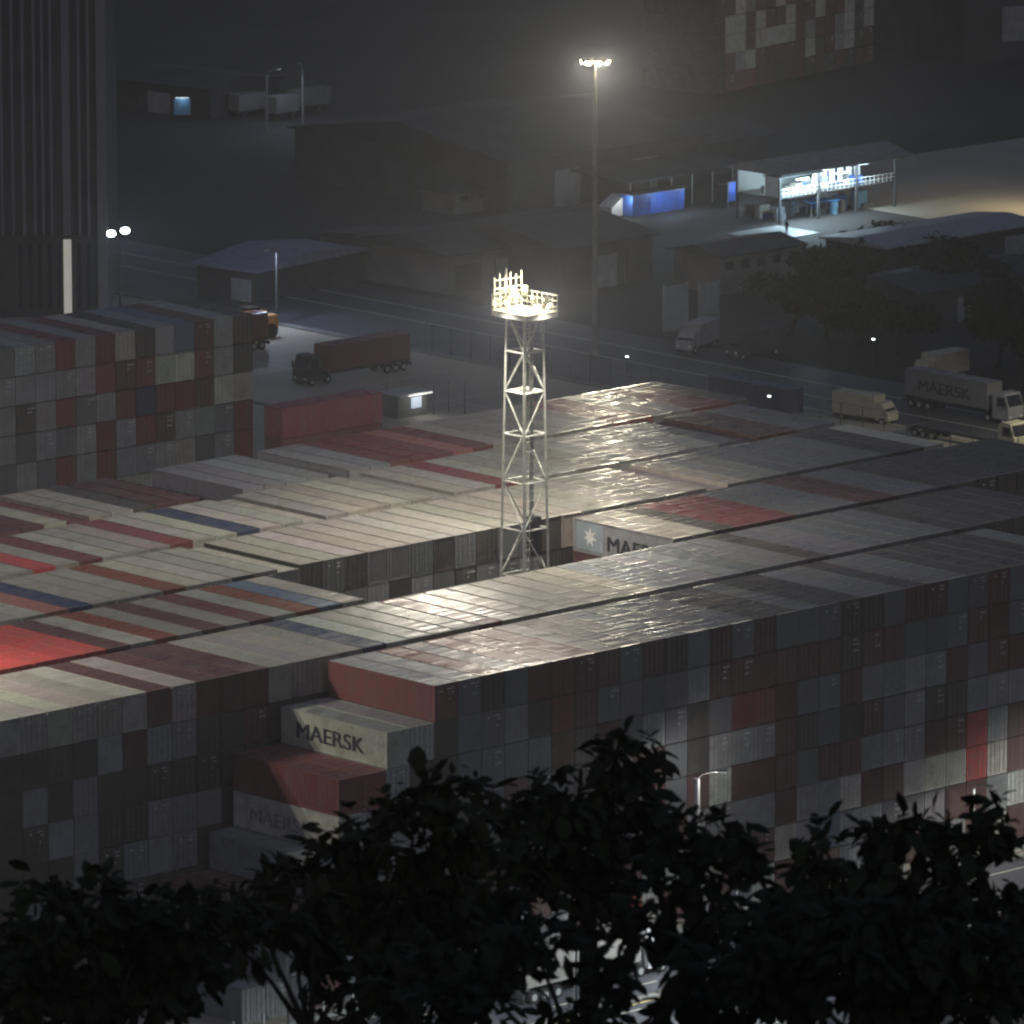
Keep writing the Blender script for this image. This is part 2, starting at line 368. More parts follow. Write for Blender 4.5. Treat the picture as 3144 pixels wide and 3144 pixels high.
def pick(k, c, t):
    r2 = random.Random(k*10007 + c*101 + t)
    if k == 1 and 0 <= c <= 29: return FRONT[t][c]
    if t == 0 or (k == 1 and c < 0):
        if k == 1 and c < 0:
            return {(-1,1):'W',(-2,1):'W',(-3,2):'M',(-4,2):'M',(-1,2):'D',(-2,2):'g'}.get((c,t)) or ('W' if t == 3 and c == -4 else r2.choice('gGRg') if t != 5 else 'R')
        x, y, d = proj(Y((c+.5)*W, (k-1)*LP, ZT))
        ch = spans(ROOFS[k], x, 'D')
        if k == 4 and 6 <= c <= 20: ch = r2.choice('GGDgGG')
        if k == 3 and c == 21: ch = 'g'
        if k == 4 and c == 39: ch = 'W'  # end column paled, lamplight put into its colour
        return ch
    if k == 2 and c < 0:
        x, y, d = proj(Y((c+.5)*W, LP, ZT-TH*(t+.5)))
        for a, b_, ch in LEFTWALL.get(t, ()):
            if a-30 < x-10 < b_+10: return ch
        return r2.choice('DDDDRD')
    if k == 4 and 6 <= c <= 20: return r2.choice('GgGGgD')
    return r2.choice(WALLMIX)
def treeline(x):
    pts = [(0,2750),(330,2700),(650,2720),(900,2560),(1250,2420),(1700,2300),(1880,2210),(2080,2330),(2200,2520),(2330,2760),(2420,2600),(2700,2440),(3144,2420)]
    for (a, b_), (c_, d_) in zip(pts, pts[1:]):
        if a <= x <= c_: return b_ + (d_-b_)*(x-a)/(c_-a)
    return 3000
cells = []
for k, (lo, hi) in RANGE.items():
    for c in range(lo-1, hi+1):
        for t in range(NT):
            if not exists(k, c, t): continue
            roof = not exists(k, c, t-1)
            end = not exists(k-1, c, t); side = not exists(k, c-1, t)
            if k in (2, 3, 4, 5, 6) and end and not (k == 2 and c < 0) and not (k == 3 and c < -9) and not (k == 4 and 6 <= c <= 20 and t < 3): end = (t == 0)
            if k == 4 and 6 <= c <= 20 and t > 2: end = False
            x, y, d = proj(Y((c+.5)*W, (k-1)*LP + (6 if roof and not end else 0), ZT-t*TH-(0 if roof else 1.4)))
            infr = -80 < x < 3230
            s = (FPX/d)**2; ar = 0
            if roof: ar += 6.6*s if t == 0 else 1.5*s
            if end: ar += 4.6*s
            if side: ar += (20*s if (k == 1 or (k == 3 and c == 21 and t < 2)) else 0)
            if y > treeline(x)+40 or y > 3100: ar *= .12
            if not infr: ar *= .02
            cells.append((ar, k, c, t, roof, end))
# far stack of the yard: another row, built the same way
FA = AL - R(3); FU, FV = 86.5, 146.0
FP = Y(FU, FV)
FAd = Vector((math.cos(FA), math.sin(FA), 0)); FNd = Vector((-math.sin(FA), math.cos(FA), 0))
FW = 2.46
FARC_ = {0:'GGgRgRPDGbRgD',1:'GgggGRRMWWMGD',2:'GDGRGGMBMRRWP',3:'GGgGgMGMRGGGM',4:'GgGMGMgggPGGM',5:'RRGGGMPWWgGRR',6:'GRGGRGGRGgGRG'}
for kk in range(1):
    for c in range(-13, 9):
        for t in range(7):
            P = FP + FAd*(c*FW) + FNd*(kk*12.9) + Vector((0,0,20.3-t*TH))
            x, y, d = proj(P)
            s = (FPX/d)**2; roof = t == 0; end = kk == 0
            ar = (5.8*s if roof else 0) + (4.6*s if end else 0)
            if x < -30: ar *= .02
            if t == 6: ar *= .2
            if ar > 0: cells.append((ar, 10+kk, c, t, roof, end))
FARC = {t_: ''.join('g' if ch_ == 'G' and random.Random(t_*17+i_).random() < .6 else ('M' if ch_ == 'R' and i_ % 2 else ch_) for i_, ch_ in enumerate(r_)) for t_, r_ in FARC_.items()}
cells.sort(key=lambda q: -q[0])
ROWN = {1:'front row', 2:'second row', 3:'third row', 4:'fourth row', 5:'fifth row', 6:'rearmost row', 10:'far seven-high stack', 11:'back of far stack'}
def cell_place(k, c, t):
    if k >= 10:
        return FP + FAd*((c+.5)*FW) + FNd*((k-10)*12.9+6.1) + Vector((0,0,20.3-(t+1)*TH)), FA
    return Y((c+.5)*W, (k-1)*LP + CL/2, ZT-(t+1)*TH), AL
def cell_color(k, c, t):
    if k == 10: return FARC[t][c+4] if 0 <= c+4 < 13 else random.Random(c*31+t).choice('GgRMDG')
    if k == 11: return random.Random(c*31+t).choice('GDGbDg')
    return pick(k, c, t)
def low(k, c, t):                         # a few rows mix standard-height boxes into the top tier
    return t == 0 and k in (4, 5, 6) and random.Random(k*77+c).random() < .05
TOWC = 17                                 # column of the lattice tower
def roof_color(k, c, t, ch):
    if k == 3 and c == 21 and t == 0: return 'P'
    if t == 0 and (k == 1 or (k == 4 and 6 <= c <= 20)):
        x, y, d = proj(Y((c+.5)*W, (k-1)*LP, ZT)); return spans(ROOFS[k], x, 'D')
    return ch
def cell_label(k, c, t, ch):
    nm = CNAME[ch]
    if k >= 10:
        pos = ('%s column from its yard end' % ordw(9-c))
        return '%s container in %s, %s tier down, %s' % (nm, ROWN[k], ordw(t+1), pos)
    if k == 1:
        pos = ('%s column past the stepped corner' % ordw(c+1)) if c >= 0 else ('%s column out from stepped corner' % ordw(-c))
        return '%s container in front row, %s tier down, %s' % (nm, ordw(t+1), pos)
    n = c-TOWC
    pos = 'in line with lattice tower' if n == 0 else ('%s column %s lattice tower' % (ordw(abs(n)), 'past' if n > 0 else 'before'))
    if t == 0: return '%s container on top of %s, %s' % (nm, ROWN[k], pos)
    return '%s container in %s, %s tier down, %s' % (nm, ROWN[k], ordw(t+1), pos)
def sub(name, me, parent, col):
    o = bpy.data.objects.new(name, me); COL.objects.link(o); o.parent = parent; o.color = col; return o
ME_MAERSK = text_mesh('MAERSK', 1.75, M_NAVYTXT); ME_MAERSK_F = text_mesh('MAERSK', 1.6, M_GREY)
ME_HS = text_mesh('HAMBURG', 1.25, M_WHITE); ME_HS2 = text_mesh('SÜD', 1.25, M_WHITE)
def star(r, ri, n):
    p = []
    for i in range(2*n):
        q = r if i % 2 == 0 else ri; p.append((q*math.sin(math.pi*i/n), q*math.cos(math.pi*i/n)))
    return p
def side_lettering(root, me, y0, z0, name='lettering', x=-hw-.004):
    o = bpy.data.objects.new(name, me); COL.objects.link(o); o.parent = root
    o.matrix_local = Matrix(((0,0,-1,x),(-1.22,0,0,y0),(0,1,0,z0),(0,0,0,1))); return o
def side_panel(root, y0, y1, z0, z1, m, name):
    d = MB(); d.box(-hw-.008, -hw+.015, y0, y1, z0, z1); return d.build(name, m, root)
LETTERED = {(1,-2,1):'M', (3,21,0):'S', (1,-4,3):'F', (1,-7,5):'H'}
def real_container(k, c, t, roof, end):
    ch = cell_color(k, c, t); q = random.Random(k*997+c*13+t*3)
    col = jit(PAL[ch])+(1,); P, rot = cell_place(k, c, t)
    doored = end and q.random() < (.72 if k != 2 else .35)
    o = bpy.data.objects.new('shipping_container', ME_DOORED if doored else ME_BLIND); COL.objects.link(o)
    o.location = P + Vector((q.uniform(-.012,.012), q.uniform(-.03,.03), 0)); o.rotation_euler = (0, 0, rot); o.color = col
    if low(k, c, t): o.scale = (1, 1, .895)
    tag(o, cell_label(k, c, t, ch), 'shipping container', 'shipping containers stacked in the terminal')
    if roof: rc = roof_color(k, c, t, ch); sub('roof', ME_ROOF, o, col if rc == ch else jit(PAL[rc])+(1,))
    if doored:
        for s in (-1, 1):
            d = sub('door', ME_DOOR[s], o, col); sub('locking_bar', ME_BAR[s], d, (1,1,1,1))
        if q.random() < (.75 if ch in 'MRr' else .4): sub('marking', ME_MARK[q.randrange(5)], o, (1,1,1,1))
    lt = LETTERED.get((k, c, t))
    if lt == 'M': side_lettering(o, ME_MAERSK, 4.4, .75); o['label'] = 'white container with dark company lettering on its side, at the stepped corner, second tier'
    if lt == 'F': side_lettering(o, ME_MAERSK_F, 4.2, .75)
    if lt == 'H': side_lettering(o, ME_HS, 5.4, .85); side_lettering(o, ME_HS2, -2.6, .85)
    if lt == 'S':
        side_lettering(o, ME_MAERSK, 2.0, .62)
        side_panel(o, 2.4, 5.6, .25, 2.65, M_EMBLEM, 'emblem')
        s_ = MB(); s_.prism(star(.85, .36, 7), 0, .012); e = bpy.data.objects.new('emblem_star', s_.mesh('star', M_WHITE)); COL.objects.link(e); e.parent = o
        e.matrix_local = Matrix(((0,0,-1,-hw-.01),(-1,0,0,4.0),(0,1,0,1.45),(0,0,0,1)))
        o['label'] = 'grey container beside the lattice tower with star emblem and dark lettering'
# rank: the 296 that show largest are things, the rest one mass
must = [q for q in cells if (q[1], q[2], q[3]) in LETTERED]
rest = [q for q in cells if (q[1], q[2], q[3]) not in LETTERED]
NREAL = 292
for ar, k, c, t, roof, end in must + rest[:NREAL-len(must)]: real_container(k, c, t, roof, end)
sv, sf, sc_, sm = [], [], [], []
def stuff_box(P, rot, col, roof, sz=1.0, end=False):
    ca, sa = math.cos(rot), math.sin(rot)
    def add(pts, mi):
        n = len(sv)
        for x, y, z in pts: sv.append((P.x+ca*x-sa*y, P.y+sa*x+ca*y, P.z+z*sz))
        sf.append(tuple(range(n, n+len(pts)))); sc_.append(col); sm.append(mi)
    a, b_, z = hw, hl, CH
    add(((-a,-b_,0),(a,-b_,0),(a,-b_,z),(-a,-b_,z)), 0); add(((a,-b_,0),(a,b_,0),(a,b_,z),(a,-b_,z)), 0)
    add(((a,b_,0),(-a,b_,0),(-a,b_,z),(a,b_,z)), 0); add(((-a,b_,0),(-a,-b_,0),(-a,-b_,z),(-a,b_,z)), 0)
    if end:
        q = random.Random(len(sv)); keep = col
        if q.random() < .7:
            col = (.16,.16,.16)
            for x in (-.78,-.28,.28,.78): add(((x-.03,-b_-.03,.12),(x+.03,-b_-.03,.12),(x+.03,-b_-.03,z-.1),(x-.03,-b_-.03,z-.1)), 0)
            col = tuple(c_*.35 for c_ in keep); add(((-.02,-b_-.012,.12),(.02,-b_-.012,.12),(.02,-b_-.012,z-.1),(-.02,-b_-.012,z-.1)), 0)
            if q.random() < .5:
                col = (.6,.6,.58)
                for zz, nn_ in ((2.3, q.randint(2,4)), (1.9, q.randint(1,3)), (1.4, q.randint(0,3))):
                    for i in range(nn_): add(((.2+i*.22,-b_-.036,zz),(.34+i*.22,-b_-.036,zz),(.34+i*.22,-b_-.036,zz+.17),(.2+i*.22,-b_-.036,zz+.17)), 0)
        else:
            col = tuple(c_*.62 for c_ in keep)  # darker strips paint groove shade on the flat end
            for i in range(8): add(((-1.05+i*.28,-b_-.02,.15),(-.95+i*.28,-b_-.02,.15),(-.95+i*.28,-b_-.02,z-.15),(-1.05+i*.28,-b_-.02,z-.15)), 0)
        col = tuple(c_*.4 for c_ in keep); add(((-a,-b_-.01,z-.1),(a,-b_-.01,z-.1),(a,-b_-.01,z),(-a,-b_-.01,z)), 0)
        col = keep
    if roof:
        s = 2*b_/44
        for i in range(44):
            y = -b_+i*s
            for (p, zp, q, zq) in ((0,0,.25,0),(.25,0,.45,-.03),(.45,-.03,.75,-.03),(.75,-.03,1,0)):
                add(((-a,y+p*s,z+zp),(a,y+p*s,z+zp),(a,y+q*s,z+zq),(-a,y+q*s,z+zq)), 1)
    else: add(((-a,-b_,z),(a,-b_,z),(a,b_,z),(-a,b_,z)), 1)
for ar, k, c, t, roof, end in rest[NREAL-len(must):]:
    P, rot = cell_place(k, c, t); stuff_box(P, rot, jit(PAL[cell_color(k, c, t)]), roof, .895 if low(k, c, t) else 1, end)
RS = Y(57.2, 82.2, 0)
for t in range(8): stuff_box(RS + A*6.08 + N*1.25 + Vector((0,0,t*2.88)), AL-math.pi/2, jit(PAL['R']), False)
# container stack beyond the road, far corner
UA = R(54)
UP = at(2196, 305) + Vector((1.4, 0, 0)); UAd = Vector((math.cos(UA), math.sin(UA), 0)); UNd = Vector((-math.sin(UA), math.cos(UA), 0))
UPAT = ['WRRWWMgRgWRgMM','RgWRgRWRgDRWRD','RRWRRRgWRWRWRD','RWgRRWRRgDRgDD','WWRWRRWRRWRRWD','WWRWWWWRgRRgWD','RgWRRRRRWDRgWD','RMMRRDRRDRDRDR']
for t in range(8):
    for c in range(-1, 15):
        if t < 1 and c > 10: continue
        P = UP + UAd*((c+.5)*2.47) + UNd*6.1 + Vector((0,0,(7-t)*2.62+1.0))
        cc = PAL[UPAT[t][c % 14]] if c >= 0 else (.03,.03,.03); stuff_box(P, UA, jit(cc), t == 0, .9, True)  # extra end column painted near black so its side reads as shade
me = bpy.data.meshes.new('container_rows'); me.from_pydata(sv, [], sf); me.materials.append(M_PAINT_S); me.materials.append(M_ROOF_S)
me.polygons.foreach_set('material_index', sm)
ca_ = me.color_attributes.new('Col', 'FLOAT_COLOR', 'CORNER'); buf = []
for p, cc in zip(me.polygons, sc_): buf += list(cc+(1.0,))*p.loop_total
ca_.data.foreach_set('color', buf); me.update()
so = bpy.data.objects.new('container_rows', me); COL.objects.link(so)
tag(so, 'remaining shipping containers farther back and lower down in the terminal rows', 'shipping containers', None, 'stuff')
# a red box set crosswise behind the rearmost row
o = bpy.data.objects.new('shipping_container', ME_BLIND); COL.objects.link(o)
o.location = RS + A*6.08 + N*1.25 + Vector((0,0,8*2.88)); o.rotation_euler = (0,0,AL-math.pi/2); o.color = (.15,.03,.05,1)
tag(o, 'dark red container turned crosswise behind the rearmost row', 'shipping container', 'shipping containers stacked in the terminal')
sub('roof', ME_ROOF, o, (.15,.03,.05,1))

# ------------------------------------------------------------------ lattice lighting towers
def lattice_tower(u, v, label, watts, zt=42.6, back=1.0):
    P = Y(u, v); t = thing('lattice_tower', label, 'lighting tower', P, AL, 'lattice lighting towers')
    b0, b1 = 1.72, 1.06
    def half(z): return b0 + (b1-b0)*z/zt
    levels = [0, 4.1, 8.2, 12.3, 16.4, 20.4, 24.4, 28.4, 32.4, 36.0, 39.4, zt]
    cs = [(-1,-1),(1,-1),(1,1),(-1,1)]
    for sx, sy in cs:
        MB().bar((sx*b0, sy*b0, 0), (sx*b1, sy*b1, zt), .13, .1, 8).build('leg', M_TOWER, t)
    br = MB(); hz_ = {}
    for i, z in enumerate(levels):
        a = half(z)
        for j in range(4):
            (x0, y0), (x1, y1) = cs[j], cs[(j+1) % 4]
            if z > 0: hz_.setdefault(i, MB()).bar((x0*a, y0*a, z), (x1*a, y1*a, z), .075, None, 6)
            if i+1 < len(levels):
                z2 = levels[i+1]; a2 = half(z2)
                p, q = ((x0, y0), (x1, y1)) if (i+j) % 2 == 0 else ((x1, y1), (x0, y0))
                br.bar((p[0]*a, p[1]*a, z), (q[0]*a2, q[1]*a2, z2), .06, None, 6)
    br.build('bracing', M_TOWER, t); [q_.build('cross_beam', M_TOWER, t) for q_ in hz_.values()]
    dk = MB(); a = half(36.0); dk.box(-a, a, -a, a, 35.93, 36.0); dk.build('landing', M_TOWER, t)
    ld = MB()
    for x in (-.1, .32): ld.bar((x, -.25, .2), (x, -.25, zt), .035)
    for i in range(135): ld.bar((-.1, -.25, .3+i*.31), (.32, -.25, .3+i*.31), .014, None, 4)
    lc = MB()
    for i in range(47):
        z = 2.4+i*.84
        pts = [(.11+.4*math.cos(q), -.25-.42*math.sin(q)*1.0-.1, z) for q in (0, .6, 1.2, 1.9, 2.5, math.pi)]
        lc.tube(pts, .016, 4)
    ladder = ld.build('ladder', M_TOWER, t); lc.build('safety_hoop', M_TOWER, ladder)
    ct = MB(); ct.box(.55, .95, -.08, .06, .4, 42.0)
    for i in range(66): ct.box(.52, .98, -.11, -.08, .5+i*.62, .56+i*.62)
    ct.build('cable_tray', M_GALV, t)
    cb = MB(); cb.box(.35, 1.45, -.5, .45, 21.9, 25.2); cb.build('cabinet', M_DARK, t)
    # platform
    px, py = 1.72, 2.12; pz = zt
    pf = MB(); pf.box(-px, px, -py, py, pz, pz+.12)
    for i in range(7): pf.box(-px, px, -py+.1+i*.66, -py+.22+i*.66, pz-.22, pz)
    pf.build('platform', M_TOWER, t)
    fr = MB()
    for s in (-1, 1):
        fr.box(-px-.05, px+.05, s*py-.05, s*py+.05, pz-.3, pz+.18); fr.box(s*px-.05, s*px+.05, -py, py, pz-.3, pz+.18)
    fr.build('platform_edge', M_TOWER, t)
    rl = MB()
    for z in (.55, 1.05, 1.5):
        for s in (-1, 1):
            rl.bar((-px, s*py, pz+z), (px, s*py, pz+z), .03); rl.bar((s*px, -py, pz+z), (s*px, py, pz+z), .03)
    n = 7
    for i in range(n+1):
        f = -1+2*i/n
        for s in (-1, 1):
            rl.bar((f*px, s*py, pz), (f*px, s*py, pz+1.5), .028); rl.bar((s*px, f*py, pz), (s*px, f*py, pz+1.5), .028)
    rl.build('railing', M_TOWER, t)
    rack = MB()
    for i in range(6):
        f = -1+2*i/5; y = py*.96; x = f*px*.9
        rack.bar((x, y, pz), (x, y, pz+2.9+.25*(i % 2)), .05)
    for z in (1.9, 2.6): rack.bar((-px*.9, py*.96, pz+z), (px*.9, py*.96, pz+z), .04)
    rack.bar((-px, py*.2, pz), (-px, py*.2, pz+3.9), .06)
    rack.build('lamp_rack', M_TOWER, t)
    k = 0
    spots = [(-1,-.55,.75),(-1,.1,.95),(-1,.75,.8),(-.4,-1,.8),(.35,-1,.75),(1,-.4,.9),(1,.3,.85),(1,.85,1.15),(-.5,.9,1.6),(.2,.9,1.5),(-.75,-.2,1.7),(.6,.5,1.75)]
    for fx, fy, z in spots:
        x, y = fx*px*1.04, fy*py*1.04; d = Vector((fx, fy, -.45)).normalized()
        side = Vector((-d.y, d.x, 0)).normalized(); up = side.cross(d)
        c = Vector((x, y, pz+z))
        hb = MB(); ws, hs_, ds = .3, .26, .2
        pts = [c - d*ds*2 + side*sx*ws*.6 + up*sz*hs_*.6 for sx, sz in cs] + [c + side*sx*ws + up*sz*hs_ for sx, sz in cs]
        m0 = len(hb.v); hb.v += [tuple(p) for p in pts]
        hb.f += [(3,2,1,0)] + [(i, (i+1) % 4, 4+(i+1) % 4, 4+i) for i in range(4)]
        f_ = hb.build('floodlight', M_HOUS, t)
        le = MB(); le.quad(*[c + d*.01 + side*sx*ws*.92 + up*sz*hs_*.92 for sx, sz in cs]); le.build('lens', E_WARM, f_)
    for (x, y) in ((-px-.6, 0), (px+.6, .3), (0, -py-.6), (0, py+.6)):
        dv = Vector((x, y, 0)).normalized() + Vector((0, 0, -.62))
        lamp(t, (x, y, pz+1.0), watts/4*(back if y > 1 else 1), (1, .92, .78), .35, 'SPOT', dv.to_track_quat('-Z', 'Y').to_euler(), R(158), .35)
    lamp(t, (0, .3, pz+2.3), 1800, (1, .88, .58), .2)
    return t
tower = lattice_tower(42.0, 34.5, 'slender white lattice tower with a blazing floodlight platform among the container rows', 62000)
lattice_tower(-38, 34.5, 'matching lattice floodlight tower standing beyond the bright red container tops', 88000, back=.2)

# ------------------------------------------------------------------ high mast in the middle distance
P = at(1826, 1090); mt = thing('high_mast_lamp', 'tall tubular mast with a glowing ring of lamps over the port road', 'lamp mast', P)
MH = 33.6
MB().bar((0,0,0), (0,0,MH), .34, .17, 12).build('pole', mat('dimmed_pole', (.16,.16,.155), .6, .25, .5), mt)  # pole colour darkened to offset the strong light of its own lamps
MB().bar((0,0,0), (0,0,.6), .6, .5, 12).build('base', M_KERB, mt)
hr = MB(); ring = [(1.15*math.cos(i*math.pi/8), 1.15*math.sin(i*math.pi/8), MH-.5) for i in range(17)]
hr.tube(ring, .06)
for i in range(4): hr.bar((0,0,MH-.3), ring[i*4], .05)
hr.build('lamp_ring', M_GALV, mt)
for i in range(8):
    a = i*math.pi/4+.2; d = Vector((math.cos(a), math.sin(a), 0))
    c = d*1.35 + Vector((0,0,MH-.55)); s = Vector((-d.y, d.x, 0))
    hb = MB(); hb.v += [tuple(c+s*x*.32+d*y*.3+Vector((0,0,z))) for z in (0, .34) for x, y in ((-1,-1),(1,-1),(1,1),(-1,1))]
    hb.f += [(4,5,6,7),(0,1,5,4),(1,2,6,5),(2,3,7,6),(3,0,4,7)]
    fl = hb.build('floodlight', M_HOUS, mt)
    hb = MB(); e = .3
    hb.quad(*[c+s*x*e+d*y*.28+Vector((0,0,-.02-(.12 if y > 0 else -.05))) for x, y in ((-1,-1),(-1,1),(1,1),(1,-1))]); hb.build('lens', E_WARM, fl)
    hb = MB(); hb.quad(*[c+d*.32+s*x*.28+Vector((0,0,.02+z)) for x, z in ((-1,0),(1,0),(1,.28),(-1,.28))]); hb.build('lens', E_WARM, fl)
lamp(mt, (0, -2.0, MH-.6), 450, (1, .85, .5), .5)
for i in range(3):
    aim = Y(55+i*22, 40, ZT) - (P + Vector((-.9+.9*i, -2.2, MH-.6)))
    lamp(mt, (-.9+.9*i, -2.2, MH-.6), 30000, (1, .9, .68), .5, 'SPOT', aim.to_track_quat('-Z', 'Y').to_euler(), R(52), .8)

# ------------------------------------------------------------------ twin floodlights by the finned building
P = at(370, 975); fm = thing('floodlight_post', 'dark post carrying two blue-white floodlights beside the finned building', 'floodlight', P)
fz = atY(366, 712, P.y).z
MB().bar((0,0,0), (0,0,fz+.3), .14, .1, 8).build('pole', M_DARK, fm)
MB().bar((-1.3,0,fz), (1.4,0,fz), .06).build('crossarm', M_DARK, fm)
for tx, ty in ((341, 717), (384, 708)):
    q = atY(tx, ty, P.y-.5) - P
    hb = MB(); hb.box(q.x-.55, q.x+.55, q.y, q.y+.4, q.z-.4, q.z+.4); f_ = hb.build('floodlight', M_HOUS, fm)
    hb = MB(); hb.quad(*[(q.x+.52*math.cos(i*math.pi/8), q.y-.01, q.z+.38*math.sin(i*math.pi/8)) for i in range(16)]); hb.build('lens', E_WHITE, f_)
    lamp(fm, (q.x, q.y-.8, q.z), 2600, (.7, .88, 1), .3, 'SPOT', Vector((.9,-1,-.45)).to_track_quat('-Z','Y').to_euler(), R(125), .5)

# ------------------------------------------------------------------ finned tower building, far left
P = at(194, 975); fb = thing('finned_building', 'tall dark building with vertical fins and one lit strip near its foot', 'building', (P.x, P.y, 0))
def fx(tx): return atY(tx, 600, P.y).x - P.x
zb = atY(190, 720, P.y).z; HB = 58
w_ = MB(); w_.box(-24, fx(296), 0, 22, 0, HB); w_.build('wall', M_WALL2, fb)
for tx, wd in ((75,10),(109,8),(134,8),(160,8),(206,24),(246,9),(274,9)):
    m_ = MB(); m_.box(fx(tx-wd/2), fx(tx+wd/2), -.7, 0, zb, HB-.5); m_.build('fin', M_FIN, fb)
for i in range(12):
    x = fx(75)-1.25*(i+1); m_ = MB(); m_.box(x-.15, x+.15, -.7, 0, zb, HB-.5); m_.build('fin', M_FIN, fb)
m_ = MB(); m_.box(fx(299), fx(329), -.9, 22, 0, HB); m_.build('corner_pillar', M_FIN, fb)
m_ = MB(); m_.box(-24, fx(296), -.35, -.002, zb-.5, zb); m_.build('ledge', M_WALL2, fb)
m_ = MB(); m_.box(fx(193), fx(217), -.3, -.002, .2, zb-.52); pn = m_.build('lit_panel', E_STRIP, fb)
for i in range(8):
    x = fx(60+i*30); 
    if 185 < 60+i*30 < 225: continue
    m_ = MB(); m_.box(x-.2, x+.2, -.03, -.002, 1, zb-1); m_.build('window', M_GLASS, fb)
m_ = MB(); m_.box(-24.3, fx(331), -1, 22.3, HB, HB+.8); m_.build('roof', M_ROOFD, fb)

# ------------------------------------------------------------------ warehouses and sheds beyond the port road
def shed(label, tx, ty, L, D, H, rise, wallm, name='warehouse', doors=0, rot=AL, cat='warehouse', roofm=None, windows=0):
    P = at(tx, ty); t = thing(name, label, cat, P, rot)
    w_ = MB(); w_.box(0, L, 0, D, 0, H); w_.build('wall', wallm, t)
    r_ = MB(); r_.profx([(-.7, H+.02), (D+.7, H+.02), (D+.7, H+.22), (D/2, H+rise+.22), (-.7, H+.22)], -.7, L+.7); r_.build('roof', roofm or M_ROOFD, t)
    for i in range(doors):
        a = L*(i+.5)/doors; m_ = MB(); dw = min(2.2, L/doors*.33); m_.box(a-dw, a+dw, -.06, -.002, .05, H*.72)
        for j in range(7): m_.box(a-dw, a+dw, -.1, -.06, .2+j*H*.1, .26+j*H*.1)
        m_.build('roller_door', M_GREY if i % 2 else M_WALL2, t)
    for i in range(windows):
        a = L*(i+.5)/windows; m_ = MB(); m_.box(a-.7, a+.7, -.05, -.002, H*.62, H*.86); m_.build('window', M_GLASS, t)
    return t
shed('long pale warehouse with shallow roof behind the lattice tower', 1375, 905, 26, 16, 4.6, 1.6, M_WALL, doors=4)
shed('pale low annex standing at the end of the long warehouse', 1195, 865, 7.5, 12, 4.2, .8, M_WALL, doors=2)
shed('wide warehouse with dark doorway right behind the high mast', 1720, 905, 15, 18, 5.4, 1.6, M_WALL2, doors=3)
shed('grey gabled shed with plain front below the lit workshop', 2215, 905, 13, 8, 4.4, .9, M_WALL, windows=5)
shed('very large dark hangar with broad roof behind the warehouses', 1560, 660, 34, 40, 6.5, 3.0, M_WALL2, doors=5)
shed('small pale hut with dark roof in the dark yard', 1395, 660, 6.3, 6, 2.6, .9, M_WALL, name='hut', cat='hut', windows=2)
shed('low shed with bluish roof beside a dark trailer yard', 605, 905, 9, 20, 3.6, 1.2, M_WALL2, rot=AL-math.pi/2+R(9), doors=2, roofm=mat('blue_grey_roof', (.24,.24,.34), .6, .2))
shed('faint long roofed shed beyond the finned building', 335, 330, 18, 14, 4, 1, M_WALL2, rot=AL-math.pi/2+R(9), doors=3)
shed('dark roofed shelter at the roadside below the trees', 2690, 1000, 8, 6, 3.2, .8, M_WALL, name='shelter', cat='shelter', windows=3)
shed('long dim depot roof at the far edge of the road', 2820, 1010, 22, 12, 4, 1.2, M_WALL2, doors=4)
shed('flat dark depot building under the roadside lamp', 2720, 850, 26, 10, 3.4, .6, M_WALL2, doors=4, roofm=M_GREY)
# upright pale ribbed panels leaning at the road edge
for tx, ty, wd, lb in ((2040, 1020, 3.6, 'wide pale ribbed steel gate leaf beside the dark road'), (2148, 1012, 3.0, 'narrow pale ribbed steel gate leaf nearer the roadside shelter')):
    P = at(tx, ty); t = thing('gate_leaf', lb, 'gate', P, AL, 'ribbed gate leaves by the port road')
    m_ = MB(); m_.box(0, wd, 0, .08, 0, 5.2)
    for i in range(int(wd/.3)): m_.box(.05+i*.3, .17+i*.3, -.08, 0, .1, 5.1)
    m_.build('ribbed_panel', mat('pale_rib', (.34,.38,.4), .6, .15), t)
    for x_ in (-.14, wd): m_ = MB(); m_.box(x_, x_+.14, -.06, .16, 0, 5.4); m_.build('post', M_GALV, t)
# big dark stack of cargo beyond, far right
P = at(2960, 200); t = thing('dark_storehouse', 'huge dark storehouse filling the far corner behind the workshop', 'storehouse', P, R(24))
m_ = MB(); m_.box(0, 60, 0, 30, 0, 15); m_.build('wall', M_WALL2, t)
for x, z, w2, h2 in ((6, 3, 3.6, 5), (22, 8, 4, 4)):
    q = MB(); q.box(x, x+w2, -.08, -.002, z, z+h2); q.build('panel', M_GREY, t)
m_ = MB(); m_.box(-.5, 60.5, -.5, 30.5, 15, 15.6); m_.build('roof', M_ROOFD, t)

# lit open workshop
WP = at(2395, 690); wt = thing('open_workshop', 'two-level open workshop with dark roof, lit inside by cold white tubes', 'workshop', WP, AL)
WL, WD = 20.5, 7.5
m_ = MB(); m_.profx([(-1.4, 6.3), (WD+1, 6.3), (WD+1, 6.5), (WD*.5, 7.7), (-1.4, 6.5)], -1.2, WL+2.2); m_.build('roof', mat('workshop_roof', (.22,.21,.19), .6, .2), wt)
for x in (0, 6.8, 13.6, WL):
    for y in (.1, WD): m_ = MB(); m_.box(x-.14, x+.14, y-.14, y+.14, 0, 6.3); m_.build('column', M_WALL2, wt)
m_ = MB(); m_.box(0, WL, .3, WD-.3, 3.1, 3.3); m_.build('mezzanine', M_WALL, wt)
m_ = MB()
for z in (3.8, 4.3): m_.bar((0,.05,z), (WL,.05,z), .05)
for i in range(28): m_.bar((i*WL/27,.05,3.3), (i*WL/27,.05,4.3), .04)
m_.build('railing', M_WHITE, wt)
